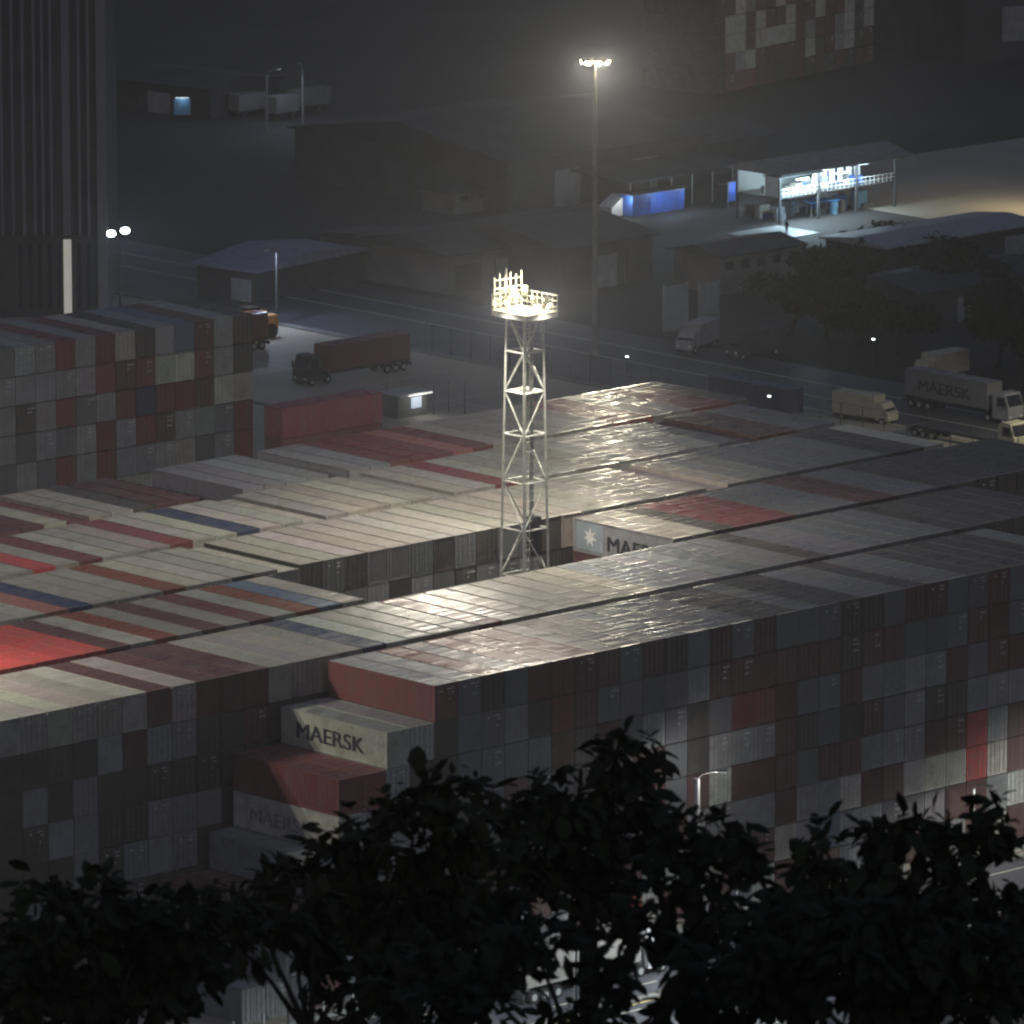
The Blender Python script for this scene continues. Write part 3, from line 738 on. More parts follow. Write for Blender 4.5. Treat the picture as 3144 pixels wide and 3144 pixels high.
m_ = MB(); m_.box(0, WL, WD+.15, WD+.3, 0, 6.2); m_.build('back_wall', M_WALL, wt)
m_ = MB(); m_.box(-1.5, 6.6, -1.2, 1.6, 6.0, 6.16); m_.box(0.3, .5, .6, 3.0, 3.3, 6.0); m_.build('office_canopy', M_WHITE, wt)
m_ = MB()
for i in range(6): m_.box(8.3+i*1.5, 9.3+i*1.5, 2.6, 2.7, 3.8, 5.4)
m_.build('window', M_WHITE, wt)
for i, x in enumerate((.6, 3.4, 7.0, 10.5, 14.0)):
    m_ = MB(); z = 5.9 if i % 2 == 0 else 5.2
    m_.bar((x, .6, z), (x+2.2, .6, z), .09); m_.build('light_tube', E_COOL, wt)
    lamp(wt, (x+1.1, -.6, z-.3), (1500, 1700, 1100, 700, 600)[i], (.68, .9, 1), .3)
lamp(wt, (6.5, 3.5, 3.6), 1300, (.5, .8, 1), .3); lamp(wt, (1.0, -2.5, 3.4), 1100, (.5, .78, 1), .3)
rw = random.Random(3)
for i in range(44):
    x = rw.uniform(.8, WL-3); z = 0 if i < 24 else 3.3; sx, sy, sz = rw.uniform(.4, 2.0), rw.uniform(.4, 1.5), rw.uniform(.4, 2.2); y = rw.uniform(.4, 5.5)
    m_ = MB(); m_.box(x, x+sx, y, y+sy, z+.02, z+sz); m_.box(x-.06, x+sx+.06, y-.06, y+sy+.06, z+sz*.55, z+sz*.62)
    b_ = m_.build('crate', (M_WALL, M_GREY, M_CYAN, M_WHITE, M_WALL2, M_CONC, M_BLUE)[i % 7], None, WP + A*0, AL)
    tag(b_, 'crate or machine cabinet in the clutter of the lit workshop %s' % ('ground floor' if z == 0 else 'upper deck'), 'crate', 'crates on the workshop upper deck' if z else 'crates on the workshop ground floor')
for tx, ty, wd, hh, mm, lb in ((2388, 640, 2.7, 3.2, M_CYAN, 'pale blue hanging sheet at the front of the lit workshop'), (2492, 628, 3.3, 2.6, mat('lilac_sheet', (.5,.42,.55), .6, .15), 'lilac grey hanging sheet beside the blue canopy')):
    P = at(tx, ty); m_ = MB()
    for i in range(8): m_.box(i*wd/8, (i+1)*wd/8, .05*(i % 2), .05*(i % 2)+.04, .2, hh)
    m_.box(-.05, wd+.05, 0, .12, hh, hh+.12); tag(m_.build('hanging_sheet', mm, None, P, AL), lb, 'sheet')
P = at(2488, 668); t = thing('canopy', 'bright blue flat canopy on thin posts before the workshop', 'canopy', P, AL)
m_ = MB(); m_.prism([(0,0),(4.6,-.6),(5.6,1.2),(1.2,2.4)], 1.7, 1.85); m_.build('canopy_top', mat('sky_blue_canvas', (.1,.35,.75), .5, .1), t)
for x, y in ((.4,.2),(4.4,-.2),(5,1),(1.4,2)): MB().bar((x,y,0), (x,y,1.7), .05).build('post', M_GALV, t)
sheet_u, sheet_v = uv(at(2362, 742))
q = MB(); q.box(0, 9.0, 0, 7.5, 0, .1); structure('workshop_apron', q, mat('pale_apron', (.4,.42,.42), .5, .2, .6), Y(sheet_u, sheet_v, 0), AL)
P = at(1925, 655); t = thing('lean_to_roof', 'long shallow dark roof on posts running from the blue cabin to the workshop', 'open shed', P, AL)
m_ = MB(); m_.profx([(-1, 3.9), (13, 4.6), (13, 4.8), (-1, 4.1)], -1, 22); m_.build('roof', M_ROOFD, t)
for i in range(7):
    MB().bar((i*3.6, -.6, 0), (i*3.6, -.6, 3.92), .09).build('post', M_GALV, t); MB().bar((i*3.6, 12, 0), (i*3.6, 12, 4.55), .09).build('post', M_GALV, t)
P = at(2040, 560); t = thing('long_shed', 'second long shallow shed roof behind, reaching to the workshop', 'open shed', P, AL)
m_ = MB(); m_.profx([(-1, 4.2), (16, 4.2), (16, 4.4), (7, 6.2), (-1, 4.4)], -1, 20); m_.build('roof', M_ROOFD, t)
m_ = MB(); m_.box(0, 19, .2, 15, 0, 4.2); m_.build('wall', M_WALL2, t)
# blue box and tent beside the hangar
P = at(1942, 668); t = thing('blue_site_cabin', 'long blue site cabin glowing under a lamp behind the high mast', 'site cabin', P, AL)
m_ = MB(); m_.box(0, 9, 0, 2.6, .1, 2.7)
for i in range(24): m_.box(.15+i*.37, .3+i*.37, -.04, 0, .25, 2.55)
m_.build('wall', M_BLUE, t); m_ = MB(); m_.box(-.1, 9.1, -.15, 2.7, 2.7, 2.85); m_.build('roof', M_ROOFD, t)
m_ = MB(); m_.box(3, 3.9, -.07, -.041, .12, 2.2); m_.build('door', M_BLUE, t)
lamp(t, (4.6, -2.2, 2.4), 260, (.55, .75, 1), .2); lamp(t, (9.4, -1.6, 2.6), 160, (.6, .8, 1), .2)
P = at(1878, 668); t = thing('white_tent', 'small white tent with sloping side at the end of the blue cabin', 'tent', P, AL)
m_ = MB(); m_.profy([(0,.05),(2.6,.05),(2.6,2.5),(2.2,2.5),(.0,1.2)], 0, 2.4); m_.build('canvas', M_WHITE, t)
m_ = MB(); m_.bar((2.7,-.05,0),(2.7,-.05,2.7),.06); m_.build('pole', M_GALV, t)
lamp(t, (1.2, -1.6, 2.2), 130, (.95, 1, .95), .2)
P = at(2235, 640); t = thing('blue_banner', 'narrow blue banner hung on a post between cabin and workshop', 'banner', P, AL)
m_ = MB(); m_.bar((0,0,0),(0,0,3.4),.06); m_.bar((0,0,3.3),(1.4,0,3.3),.04); m_.build('post', M_GALV, t)
m_ = MB(); m_.box(.1, 1.35, -.02, .02, .8, 3.25); m_.build('cloth', M_BLUE, t); lamp(t, (1.0, -1.4, 2.6), 160, (.6, .8, 1), .15)

# person in front of the workshop
def person(loc, rot, label):
    J = {'hip':(0,0,.93),'chest':(0,.02,1.32),'neck':(0,.01,1.5),'head':(0,-.02,1.62),'crown':(0,-.01,1.74),
         'ls':(-.19,.02,1.42),'le':(-.26,.03,1.15),'lh':(-.24,-.08,.9),'rs':(.19,.02,1.42),'re':(.26,.03,1.15),'rh':(.25,-.06,.88),
         'lk':(-.12,-.03,.5),'la':(-.13,.02,.08),'lt':(-.14,-.14,.04),'rk':(.11,.0,.5),'ra':(.13,.08,.08),'rt':(.15,-.08,.04),'lhp':(-.1,0,.88),'rhp':(.1,0,.88)}
    E_ = [('hip','chest'),('chest','neck'),('neck','head'),('head','crown'),('chest','ls'),('ls','le'),('le','lh'),('chest','rs'),('rs','re'),('re','rh'),('hip','lhp'),('lhp','lk'),('lk','la'),('la','lt'),('hip','rhp'),('rhp','rk'),('rk','ra'),('ra','rt')]
    rad = dict(hip=.15,chest=.16,neck=.06,head=.1,crown=.08,ls=.08,le=.05,lh=.045,rs=.08,re=.05,rh=.045,lk=.065,la=.045,lt=.04,rk=.065,ra=.045,rt=.04,lhp=.1,rhp=.1)
    ks = list(J); me = bpy.data.meshes.new('person'); me.from_pydata([J[k] for k in ks], [(ks.index(a), ks.index(b)) for a, b in E_], [])
    o = bpy.data.objects.new('person', me); COL.objects.link(o)
    sk = o.modifiers.new('skin', 'SKIN'); ss = o.modifiers.new('sub', 'SUBSURF'); ss.levels = 2; ss.render_levels = 2
    for i, k in enumerate(ks):
        me.skin_vertices[0].data[i].radius = (rad[k], rad[k]); me.skin_vertices[0].data[i].use_root = (i == 0)
    me.materials.append(mat('dark_overalls', (.03,.03,.04), .8, .2)); o.location = loc; o.rotation_euler = (0,0,rot)
    return tag(o, label, 'person')
person(at(2415, 722) + Vector((0,0,.11)), .4, 'person in dark work clothes standing on the blue-lit workshop apron')

# ------------------------------------------------------------------ vehicles
def wheels(t, pts, r=.5, w=.32):
    for x, y in pts:
        m_ = MB(); m_.bar((x-w/2, y, r), (x+w/2, y, r), r, None, 14); wl = m_.build('wheel', M_RUB, t)
        m_ = MB(); s = -1 if x < 0 else 1; m_.bar((x+s*w/2, y, r), (x+s*(w/2+.03), y, r), r*.55, None, 10); m_.build('rim', M_GALV, wl)
def semi(loc, rot, label, cabm, boxcol, text=None, load=True):   # front at -y
    t = thing('container_truck', label, 'truck', loc, rot, 'container trucks in the port')
    m_ = MB(); m_.profx([(-2.9,.55),(-.6,.55),(-.6,3.0),(-1.0,3.35),(-2.3,3.35),(-2.75,2.1),(-2.9,1.9)], -1.2, 1.2); cab = m_.build('cab', cabm, t)
    m_ = MB(); m_.quad((-1.05,-2.86,1.98),(1.05,-2.86,1.98),(1.05,-2.4,3.12),(-1.05,-2.4,3.12)); m_.build('windscreen', M_GLASS, cab)
    for s in (-1, 1):
        m_ = MB(); m_.box(min(s*1.2, s*1.21), max(s*1.2, s*1.21), -2.3, -1.2, 1.95, 2.9); m_.build('side_window', M_GLASS, cab)
        m_ = MB(); m_.box(s*1.4-.12, s*1.4+.12, -2.75, -2.65, 1.9, 2.6); m_.build('mirror', M_DARK, cab)
        m_ = MB(); m_.box(s*.85-.2, s*.85+.2, -2.93, -2.88, .75, .95); m_.build('headlight', M_WHITE, cab)
    m_ = MB(); m_.box(-1.15, 1.15, -3.0, -2.88, .4, .7); m_.build('bumper', M_DARK, t)
    m_ = MB(); m_.box(-.5, .5, -.6, 12.6, .85, 1.15); m_.box(-1.2, 1.2, .2, .5, 1.1, 1.3); m_.box(-1.2, 1.2, 12, 12.4, 1.1, 1.3); m_.box(-1.15, 1.15, 12.5, 12.65, .5, .9); m_.build('chassis', M_DARK, t)
    wheels(t, [(s*1.0, y) for s in (-1, 1) for y in (-2.1, .2, 9.0, 10.3, 11.5)])
    if load:
        o = bpy.data.objects.new('shipping_container', ME_DOORED if False else ME_BLIND); COL.objects.link(o)
        c, s = math.cos(rot), math.sin(rot); y = .25+hl
        o.location = Vector(loc) + Vector((-s*y, c*y, 1.32)); o.rotation_euler = (0,0,rot); o.color = boxcol
        tag(o, label.split(' truck')[0].replace('container','').strip().replace('  ',' ') + ' truck load, container riding on its trailer', 'shipping container', 'containers on trailers')
        sub('roof', ME_ROOF, o, boxcol)
        if text == 'side':
            lt = side_lettering(o, ME_MAERSK, 4.2, .7); o['label'] = 'grey container with dark lettering riding on a truck on the port road'
    return t
AB = AL + math.pi/2     # heading along the rows
semi(at(3058, 1292) + Vector((0,0,.01)), AL - R(0), 'grey container truck queuing on the port road by the cream van', M_GREY, (.17,.175,.19,1), 'side')
semi(at(3075, 1385) + Vector((0,0,.01)), AL, 'cream cab truck without a load at the edge of the port road', M_CREAM, None, load=False)
semi(Y(160.8, 193.4), AL - math.pi/2, 'dark red container truck parked across the lit yard', M_DARK, (.17,.035,.05,1))
semi(Y(158, 214), AL - math.pi/2, 'maroon container truck parked behind the red one near the road', M_DARK, (.13,.04,.05,1))
def box_van(loc, rot, label, m1):
    t = thing('box_van', label, 'van', loc, rot, 'vans on the port road')
    m_ = MB(); m_.box(-1.1, 1.1, 0, 5.4, .75, 3.1); m_.build('cargo_box', m1, t)
    m_ = MB(); m_.profx([(-1.75,.5),(-.05,.5),(-.05,2.4),(-.9,2.4),(-1.5,1.5),(-1.75,1.35)], -1.0, 1.0); cb = m_.build('cab', m1, t)
    m_ = MB(); m_.quad((-.9,-1.5,1.52),(.9,-1.5,1.52),(.9,-.93,2.32),(-.9,-.93,2.32)); m_.build('windscreen', M_GLASS, cb)
    for s in (-1, 1):
        m_ = MB(); m_.box(s*.7-.15, s*.7+.15, -1.79, -1.74, .8, 1.0); m_.build('headlight', M_WHITE, cb)
    m_ = MB(); m_.box(-.95, .95, -1.7, 5.3, .45, .75); m_.build('chassis', M_DARK, t)
    wheels(t, [(s*.95, y) for s in (-1, 1) for y in (-1.0, 4.2)], .42, .26)
box_van(at(2700, 1300), AL+R(10), 'cream box van facing the container rows on the port road', M_CREAM)
box_van(at(2850, 1172), AL-math.pi/2, 'pale box van standing crosswise above the grey trailer', M_CREAM)
box_van(at(2120, 1080), AL-math.pi/2+R(20), 'greyish van parked below the ribbed gate leaves', M_GREY)
box_van(at(2280, 1100), AL-math.pi/2, 'second dark van, nearer the round tree', M_WALL2)
P = Y(150, 116) ; o = bpy.data.objects.new('shipping_container', ME_BLIND); COL.objects.link(o); o.location = at(2320, 1250); o.rotation_euler = (0,0,AL); o.color = (.035,.05,.14,1)
tag(o, 'single navy container standing on the ground beyond the rearmost row', 'shipping container', 'shipping containers stacked in the terminal'); sub('roof', ME_ROOF, o, (.035,.05,.14,1))
# forklift / yard machine
P = Y(170, 218); t = thing('yard_loader', 'orange yard loader with long boom parked at the end of the far stack', 'loader', P, AL)
m_ = MB(); m_.box(0, 6.5, 0, 2.6, .8, 2.0); m_.box(4.6, 6.5, .1, 2.5, 2.0, 2.5); m_.build('body', M_ORANGE, t)
m_ = MB(); m_.box(2.6, 4.2, .5, 2.1, 2.0, 3.6); m_.build('cab', M_GLASS, t)
m_ = MB(); m_.bar((5.8,1.3,2.7), (-2.6,1.3,3.2), .3, .22, 4); m_.build('boom', M_ORANGE, t)
m_ = MB(); m_.box(-3.0, -2.5, -1.6, 4.2, 2.6, 3.0); m_.build('spreader', M_ORANGE, t)
for x in (1.2, 5.3):
    for y in (-.15, 2.75):
        m_ = MB(); m_.bar((x, y-.25, .8), (x, y+.25, .8), .8, None, 14); m_.build('wheel', M_RUB, t)
lamp(t, (-1, -2, 4.5), 160, (1, .7, .3), .2)
# gate kiosk with lit window, posts
P = at(1222, 1287); t = thing('gate_kiosk', 'small gate kiosk with a lit window and bright roof edge', 'kiosk', P, AL)
m_ = MB(); m_.box(0, 4.2, 0, 2.6, 0, 2.5); m_.build('wall', M_WALL, t)
m_ = MB(); m_.box(-.25, 4.5, -.6, 2.9, 2.5, 2.65); m_.build('roof', M_GALV, t)
m_ = MB(); m_.box(1.9, 3.4, -.04, -.002, .9, 2.1); m_.build('window', emit('kiosk_window', (.6,.75,1), .45), t)
m_ = MB(); m_.bar((1.0,-.64,2.46), (4.4,-.64,2.46), .07); m_.build('light_tube', emit('kiosk_tube', (1,.97,.85), 1.2), t)
lamp(t, (2.7,-1.4,2.2), 60, (.95,.97,1), .2)
for i, tx in enumerate((1190, 1330, 1376, 1427)):
    P = at(tx, 1265+(i % 2)*6); m_ = MB(); m_.bar((0,0,0),(0,0,3.4),.07); m_.box(-.12,.12,-.12,.12,0,.12)
    tag(m_.build('gate_post', M_DARK, None, P), ('thin dark post in front of the kiosk', 'thin dark post just past the kiosk', 'thin dark post between two others beyond the kiosk', 'thin dark post farthest past the kiosk')[i], 'post', 'posts around the gate kiosk')
# road fence along the container yard
P0 = Y(101.5, 30); t = thing('road_fence', 'long wire fence of slim posts between container rows and port road', 'fence', Y(104, 0), AL)
m_ = MB()
for i in range(30): m_.bar((0, 20+i*2.6, 0), (0, 20+i*2.6, 2.6), .05)
m_.build('post', M_GALV, t)['kind'] = 'stuff'
m_ = MB()
for z in (.5, 1.2, 1.9, 2.5): m_.bar((0, 20, z), (0, 95.4, z), .02, None, 4)
m_.build('wire', M_GALV, t)
fence2 = thing('roadside_fence', 'tall slim-post mesh fence along the port road kerb', 'fence', Y(181.4, 0), AL)
for i in range(44):
    m_ = MB(); m_.bar((0, 60+i*3.2, .2), (0, 60+i*3.2, 3.4), .05); m_.build('post', M_WALL2, fence2)
m_ = MB()
for z in (.6, 1.8, 3.3): m_.bar((0, 60, z), (0, 60+43*3.2, z), .02, None, 4)
m_.build('wire', M_WALL2, fence2)

# ------------------------------------------------------------------ street lamps
def street_lamp(loc, rot, h, label, watts, color=(.9,.97,1), lens=None, arm=1.8, r=.11, bare=False, pm=None):
    t = thing('street_lamp', label, 'street lamp', loc, rot, 'street lamps')
    MB().bar((0,0,0),(0,0,h-.5), r*1.5, r, 10).build('pole', pm or M_GALV, t)
    m_ = MB(); m_.tube([(0,0,h-.55),(.25*arm,0,h-.15),(.6*arm,0,h),(arm,0,h+.05)], .06); m_.build('arm', pm or M_GALV, t)
    m_ = MB(); m_.box(arm-.1, arm+.65, -.17, .17, h-.02, h+.14); hd = m_.build('lamp_head', M_GALV, t)
    m_ = MB(); m_.quad((arm,-.14,h-.03),(arm,.14,h-.03),(arm+.6,.14,h-.03),(arm+.6,-.14,h-.03)); m_.build('lens', lens or E_ST, hd)
    if bare: lamp(t, (arm+.3, 0, h-.16), watts, color, .06)
    else: lamp(t, (arm+.3, 0, h-.1), watts, color, .1, 'SPOT', (0,0,0), R(162), .25)
    return t
_pl = min((Y(u_*.1, -3.9) for u_ in range(200, 450)), key=lambda p_: abs(proj(p_)[0]-2137))
street_lamp(_pl, AL+R(-35), 13.0, 'thick white street lamp pole with curved arm in front of the container wall', 520, (1,.98,.93), r=.24, bare=True, pm=M_WHITE)
street_lamp(Y(56.5,-3.6), AL+R(-100), 6.9, 'street lamp rising through the tree tops under the red container column', 700, (1,.98,.93))
street_lamp(Y(92,-17), AL+R(80), 17, 'tall street lamp across the street, nearest the right edge', 52000, (1,.98,.93))
street_lamp(Y(-7,-9.0), AL+R(20), 9.0, 'street lamp shining below the lettered maroon container', 40, bare=True)
street_lamp(Y(-23,-9.0), AL+R(20), 9.0, 'faint street lamp half half hidden in the dark trees', 30)
street_lamp(Y(13,-20), AL+R(90), 9.0, 'street lamp among the leaves over the road markings', 8000)
street_lamp(Y(-6,-22), AL+R(90), 9.0, 'street lamp over the road behind the low leaves', 6000)
for tx, ty, lb, ln in ((2256, 600, 'low post with an orange signal lamp beside the hangar roof', E_RED), (2668, 960, 'post with an orange signal lamp in front of dark trees', E_RED), (1163, 560, 'tiny white yard light far off in the dark', E_ST), (2361, 1290, 'small white bollard light near the road fence', E_ST), (1925, 1150, 'small white post light by the mast foot', E_ST), (2680, 1150, 'pale post lamp in the dark below the shelter', E_ST)):
    P = at(tx, ty); hh = (ty - {2256:513,2668:848,1163:420,2361:1216,1925:1095,2680:1040}[tx])/(FPX/P.length)
    t = thing('yard_light', lb, 'yard light', P, 0, 'small lights dotted around the port')
    MB().bar((0,0,0),(0,0,hh),.07).build('pole', M_DARK, t)
    m_ = MB(); m_.box(-.3,.3,-.2,.2,hh,hh+.25); hd = m_.build('lamp_head', M_DARK, t)
    m_ = MB(); m_.box(-.16,.16,-.24,-.2,hh+.05,hh+.17); m_.build('lens', ln, hd)
street_lamp(at(3200, 640), AL+R(180), 9, 'warm street lamp lighting the open yard beyond the workshop', 3200, (1,.82,.5), E_SOD)
street_lamp(at(3090, 60), AL+R(90), 8, 'orange sodium lamp in the far corner beyond the storehouse', 5000, (1,.55,.18), E_SOD)
street_lamp(Y(195, 106), AL+R(150), 11, 'warm roadside lamp over the cream trucks', 5500, (1,.9,.62), E_ST)
street_lamp(at(850, 1000), AL+R(200), 9, 'added cold fill lamp over the bluish stretch of port road', 2600, (.6,.72,1), E_ST, pm=M_DARK)  # lamp added to light the bluish road, none is known there
for tx, ty, wd_, lb in ((735, 365, 5, 'added pale trailer standing in for a bluish glint in the far dark yard'), (850, 372, 4, 'shorter added trailer for a bluish glint near the middle of the far dark yard'), (915, 352, 6, 'long added trailer for a bluish glint at the end of the far dark yard')):
    P = at(tx, ty); t = thing('glint_trailer', lb, 'trailer', P, AL, 'added trailers for glints in the far dark yard')  # trailers added where only faint bluish glints show
    m_ = MB(); m_.box(0, wd_, 0, 2.4, 1.0, 3.2); m_.build('box_body', M_WALL, t); m_ = MB(); m_.box(.1, wd_-.1, .3, 2.1, .7, 1.0); m_.build('chassis', M_DARK, t)
    for x_ in (.9, wd_-1.0):
        for y_ in (.1, 2.1): MB().bar((x_, y_, .5), (x_, y_+.25, .5), .5, None, 12).build('wheel', M_RUB, t)
street_lamp(at(820, 400), AL, 8, 'added cold fill lamp over the pale trailers in the far dark yard', 450, (.6,.7,1), E_ST)  # added to brighten the ground and trailers, no lamp known
street_lamp(at(930, 385), AL+R(60), 8, 'second added fill lamp at the end of the far dark yard', 450, (.6,.7,1), E_ST)  # second light added for the same trailers and ground
P = at(560, 375); t = thing('blue_glow_board', 'small added blue board standing in for the lit end of the faint long shed', 'stand_in_board', P)  # board added in place of a blue-lit shed end
for x_ in (-.8, .8): MB().bar((x_,0,0),(x_,0,2.4),.07).build('post', M_DARK, t)
m_ = MB(); m_.box(-1.1,1.1,-.06,.06,1.0,3.2); bd = m_.build('board', M_CYAN, t)
m_ = MB(); m_.bar((-.9,-.3,3.35),(.9,-.3,3.35),.07); m_.build('light_tube', emit('board_tube',(.7,.88,1),.9), t)  # tube and lamp added so the board glows blue
lamp(t, (0,-.7,3.1), 14, (.6,.8,1), .15)
P = at(3260, 470); t = thing('stack_fill_light', 'added unseen fill light on a post turned towards the reddish far container stack', 'floodlight', P)  # out-of-view light added to brighten the far container stack
MB().bar((0,0,0),(0,0,16),.12,.09,8).build('pole', M_DARK, t)
m_ = MB(); m_.box(-.4,.4,-.2,.2,16,16.5); m_.build('lamp_head', M_DARK, t)
aim = UP + UAd*18 + Vector((0, 0, 11)) - (P + Vector((0,0,16)))
lamp(t, (0,.1,15.8), 13000, (1,.9,.8), .2, 'SPOT', aim.to_track_quat('-Z','Y').to_euler(), R(44), .6)
# roadside barrier and trailer at the foot of the front wall
br = thing('crash_barrier', 'steel crash barrier with pale posts at the foot of the container wall', 'barrier', Y(0,-4.0), AL)
m_ = MB(); m_.box(-60, 140, -.05, .05, .45, .8); m_.build('rail', M_GALV, br)
for i in range(67):
    x = -60+i*3.0; m_ = MB(); m_.box(x-.07, x+.07, .05, .17, .14, 1.9); m_.build('post', M_WHITE, br)
semi(Y(12, -9.5), AL+math.pi/2, 'white cab container truck driving along the street under the trees', M_WHITE, (.3,.29,.27,1))
box_van(Y(34, -20), AL+math.pi/2, 'grey van driving on the street below the leaves', M_CREAM)

# ------------------------------------------------------------------ trees
def leaf(mb, p, d, n, L, w):
    s = d.cross(n).normalized(); n2 = s.cross(d)
    k = len(mb.v); drop = n2*(L*.12)
    mb.v += [tuple(p), tuple(p+d*L*.4+s*w*.5-drop*.3), tuple(p+d*L*.45+drop*.5), tuple(p+d*L*.4-s*w*.5-drop*.3), tuple(p+d*L*.78+s*w*.36-drop*.8), tuple(p+d*L*.78-s*w*.36-drop*.8), tuple(p+d*L-drop*1.6)]
    mb.f += [(k,k+1,k+2),(k,k+2,k+3),(k+1,k+4,k+2),(k+2,k+5,k+3),(k+4,k+6,k+2),(k+2,k+6,k+5)]
def rv(q):
    while True:
        v = Vector((q.uniform(-1,1), q.uniform(-1,1), q.uniform(-1,1)))
        if .05 < v.length < 1: return v
def tree(name, label, base, ells, seed, lm, leafL=.32, dens=1.0, group='trees on the dark slope', trunk_r=.22):
    q = random.Random(seed); t = thing(name, label, 'tree', base, 0, group)
    base = Vector(base); crown = MB(); limbs = MB()
    zs = sum(e[0].z for e in ells)/len(ells); cx = sum(e[0].x for e in ells)/len(ells); cyy = sum(e[0].y for e in ells)/len(ells)
    top = Vector((cx, cyy, zs)) - base
    fork = Vector((top.x*.8, top.y*.8, max(top.z*.5, top.z - (1.1 if trunk_r < .23 else 3))))
    tr = MB(); tr.tube([(0,0,-.4), (fork.x*.35+.1, fork.y*.35, fork.z*.4), tuple(fork)], [trunk_r*1.4, trunk_r, trunk_r*.75], 9); tr.build('trunk', M_BARK, t)
    for c, rx, ry, rz in ells:
        c = c - base
        limbs.tube([tuple(fork), tuple(fork.lerp(c, .55)+rv(q)*.15), tuple(c)], [trunk_r*.3, trunk_r*.16, trunk_r*.07], 6)
        vol = (rx+.14)*(rz+.17) if trunk_r < .23 else rx*rz; n = max(6, int(dens*vol*47/(leafL/.32)**2))
        for i in range(n):
            d = rv(q); d = d.normalized()*(d.length**.45); 
            if d.z < -.75: continue
            p = c + Vector((d.x*rx, d.y*ry, d.z*rz))
            if i % 4 == 0: limbs.bar(tuple(c.lerp(p, .2)), tuple(p), trunk_r*.05, trunk_r*.02, 4)
            m = q.randint(7, 12); hang = q.uniform(.1, .9)
            for j in range(m):
                dd = (rv(q).normalized() + Vector((d.x, d.y, -hang))*.8).normalized()
                L_ = leafL*q.choice((.45, .6, .8, 1.0, 1.0, 1.25))*q.uniform(.85, 1.15)
                leaf(crown, p + rv(q)*leafL*.75, dd, (Vector((0,0,1))+rv(q)*.9).normalized(), L_, L_*q.uniform(.36,.7))
    crown.build('crown', lm, t); limbs.build('limb', M_BARK, t)
    return t
def near_tree(label, d, ells, seed, lm, dens=1.0, leafL=.43, extra=True):
    E3 = []
    for tx, ty, rx, ry in ells:
        c = atY(tx, ty, d+random.Random(seed+tx).uniform(-.8,.8)); k = d/FPX*1.02
        rs, ry2 = max(22, rx-22), max(18, ry-26); E3.append((c, rs*k, max(.4, rs*k*.9), ry2*k))
    mx = sum(e[0].x for e in E3)/len(E3); mz = min(e[0].z for e in E3)
    if extra:
        E3.append((Vector((mx, d+.6, mz-3.6)), 1.8, 1.6, 1.2))
    base = (mx, d+.8, hz(mx, d+.8)-.1)
    tree('leafy_tree', label, base, E3, seed, lm, leafL, dens)
near_tree('tall broadleaf tree whose crown peaks in front of the container wall', 128, [(1885,2345,150,110),(1760,2455,200,115),(1960,2450,100,100),(1860,2560,220,130),(1640,2560,170,110),(1560,2690,200,120),(1800,2730,170,90),(1990,2600,110,90)], 11, M_LEAF[0])
near_tree('olive tinged tree leaning beneath the stepped container corner', 120, [(1380,2440,170,70),(1270,2530,210,110),(1080,2590,130,80),(1150,2690,180,110),(960,2700,110,60),(1400,2660,180,130),(1330,2830,200,110),(1150,2870,150,80)], 12, M_LEAF[1], 1.05)
near_tree('drooping branchy tree with large hanging leaf clusters beside the thick lamp pole', 112, [(2170,2520,90,50),(2255,2590,70,60),(2300,2650,35,60),(2080,2600,110,55),(2150,2680,80,40),(2195,2740,45,60),(2020,2760,110,80),(1960,2870,130,70),(2140,2850,90,35)], 13, M_LEAF[2], 1.25)
near_tree('broad dark tree with flat top over the street at the far bend', 118, [(2790,2530,110,45),(2900,2565,80,40),(2700,2565,60,50),(2960,2620,120,55),(2500,2560,38,42),(2500,2660,60,45),(2580,2720,150,90),(2780,2700,190,100),(2950,2760,180,110),(3060,2490,45,30),(3080,2560,50,70),(2440,2790,60,40)], 14, M_LEAF[0], 1.2)
near_tree('low dark tree filling the lower corner below the broad flat top', 104, [(2500,2880,230,120),(2750,2900,240,130),(2980,2930,200,130),(2380,2980,130,100),(2620,3040,250,110),(2900,3080,250,100),(3110,2960,90,160)], 15, M_LEAF[2], 1.3)
near_tree('dark rounded tree in the lower corner under the unlit container wall', 110, [(120,2760,110,60),(330,2780,190,75),(190,2890,220,110),(480,2830,150,75),(590,2790,90,60),(440,2950,230,100),(150,3030,200,100),(400,3080,200,70)], 16, M_LEAF[0], 1.25)
near_tree('loose airy tree with road light showing through its leaves', 116, [(800,2830,120,60),(960,2790,90,60),(720,2890,120,60),(900,2890,100,50),(1080,2960,150,60),(1250,2990,170,70)], 17, M_LEAF[1], .95)
near_tree('small tree whose lowest twigs hang over the road markings', 108, [(1450,2960,190,80),(1620,2860,140,70),(1860,2990,42,60),(1820,3120,100,50),(2090,3060,90,60),(2200,2960,120,50),(1340,3080,160,50)], 18, M_LEAF[2], 1.1)
near_tree('dark spreading tree whose crown bridges the peaked crown and the rounded corner one', 138, [(760,2760,130,60),(900,2700,120,70),(1050,2760,150,80),(880,2800,130,60),(1250,2740,170,90),(1500,2740,170,90),(1700,2660,160,90),(1120,2830,120,60),(1330,2860,160,70),(1550,2850,120,60)], 24, M_LEAF[1], 1.15)
near_tree('dark bushy tree packed below the flat-topped crown', 130, [(2560,2800,150,80),(2750,2800,160,80),(2930,2840,150,80),(3080,2820,90,90),(2620,2930,160,80),(2820,3000,200,80),(3050,3020,130,90),(2480,3060,150,60),(2420,2950,90,60)], 25, M_LEAF[2], 1.4)
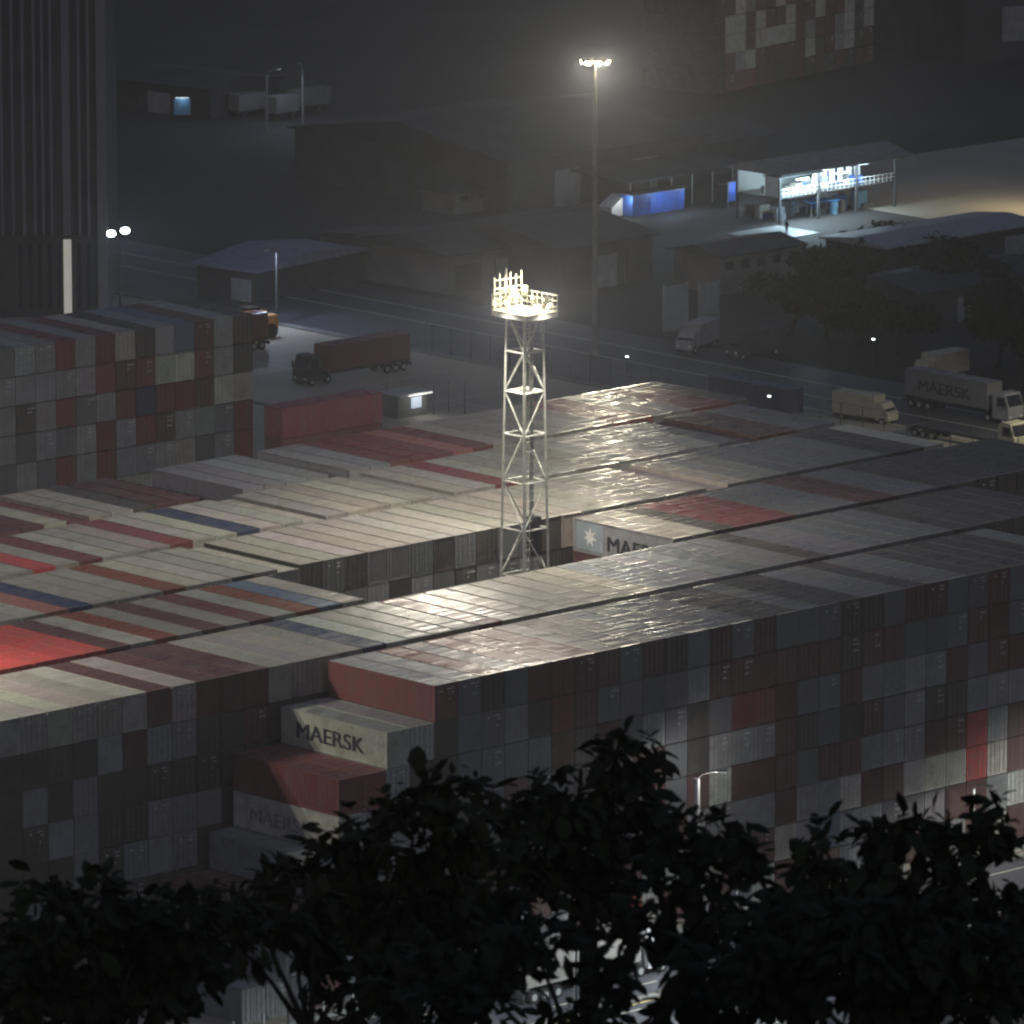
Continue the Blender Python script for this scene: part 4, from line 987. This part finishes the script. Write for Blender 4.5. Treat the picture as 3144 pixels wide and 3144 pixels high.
near_tree('dense low tree massed under the peaked crown', 134, [(1450,2800,150,80),(1280,2960,170,90),(1480,2960,150,80),(1050,2900,130,70),(1120,3040,180,80),(1420,3080,200,70),(1600,2880,90,70),(960,2960,70,60)], 21, M_LEAF[0], 1.3)
near_tree('dense low tree between the road view and the flat-topped crown', 126, [(2290,2840,120,60),(2230,2930,120,70),(2400,2880,120,80),(2350,3020,140,80),(2180,3110,110,50),(2480,2800,100,70),(2060,2880,70,35)], 22, M_LEAF[2], 1.35)
near_tree('low shrubby tree in the corner below the rounded crown', 122, [(150,2870,170,80),(420,2880,150,80),(620,2860,110,55),(260,3000,200,90),(520,3030,120,80),(90,3040,120,100),(720,2830,70,40)], 23, M_LEAF[0], 1.3)
def far_tree(label, tx, ty, h, w, seed):
    b = at(tx, ty); q = random.Random(seed); E3 = []
    for i in range(7):
        a = q.uniform(0, 6.28); rr = w*.32
        E3.append((b + Vector((math.cos(a)*rr, math.sin(a)*rr, h*q.uniform(.5,.85))), w*.3, w*.3, h*.2))
    tree('roadside_tree', label, b, E3, seed, M_LEAF[0], .75, 1.9, 'trees along the port road', .25)
for i, (tx, ty, hh, ww, lb) in enumerate(((2420,1030,7,8,'round dark tree beside the grey gabled shed'),(2540,1040,8,9,'big dark tree between gabled shed and roadside shelter'),(2640,1060,7,8,'dark tree just before the roadside shelter'),(2760,1090,6,7,'dark tree below the roadside shelter'),(2560,930,7,9,'dark tree higher up behind the orange signal lamp'),(3060,1130,9,8,'dark tree above the grey trailer at the road bend'),(3130,1180,9,8,'dark tree at the very edge beyond the trailer'),(2960,960,7,9,'dark tree between the two depot roofs'),(2700,775,3.5,8,'dim tree below the lit open yard'),(2850,835,4,8,'second dim tree below the lit open yard'))):
    far_tree(lb, tx, ty, hh, ww, 40+i)

# ------------------------------------------------------------------ night haze
hm = bpy.data.materials.new('night_haze'); hm.use_nodes = True; t = hm.node_tree
for n_ in list(t.nodes):
    if n_.type != 'OUTPUT_MATERIAL': t.nodes.remove(n_)
pv = t.nodes.new('ShaderNodeVolumePrincipled'); pv.inputs['Color'].default_value = (.84,.88,1,1); pv.inputs['Density'].default_value = .000135; pv.inputs['Anisotropy'].default_value = .8
t.links.new(pv.outputs[0], [n_ for n_ in t.nodes if n_.type == 'OUTPUT_MATERIAL'][0].inputs['Volume'])
hb = MB(); hb.box(-1600, 1600, -60, 2500, -2, 160); ho = hb.build('haze', hm); ho['kind'] = 'stuff'; ho['label'] = 'thin night haze over the port'
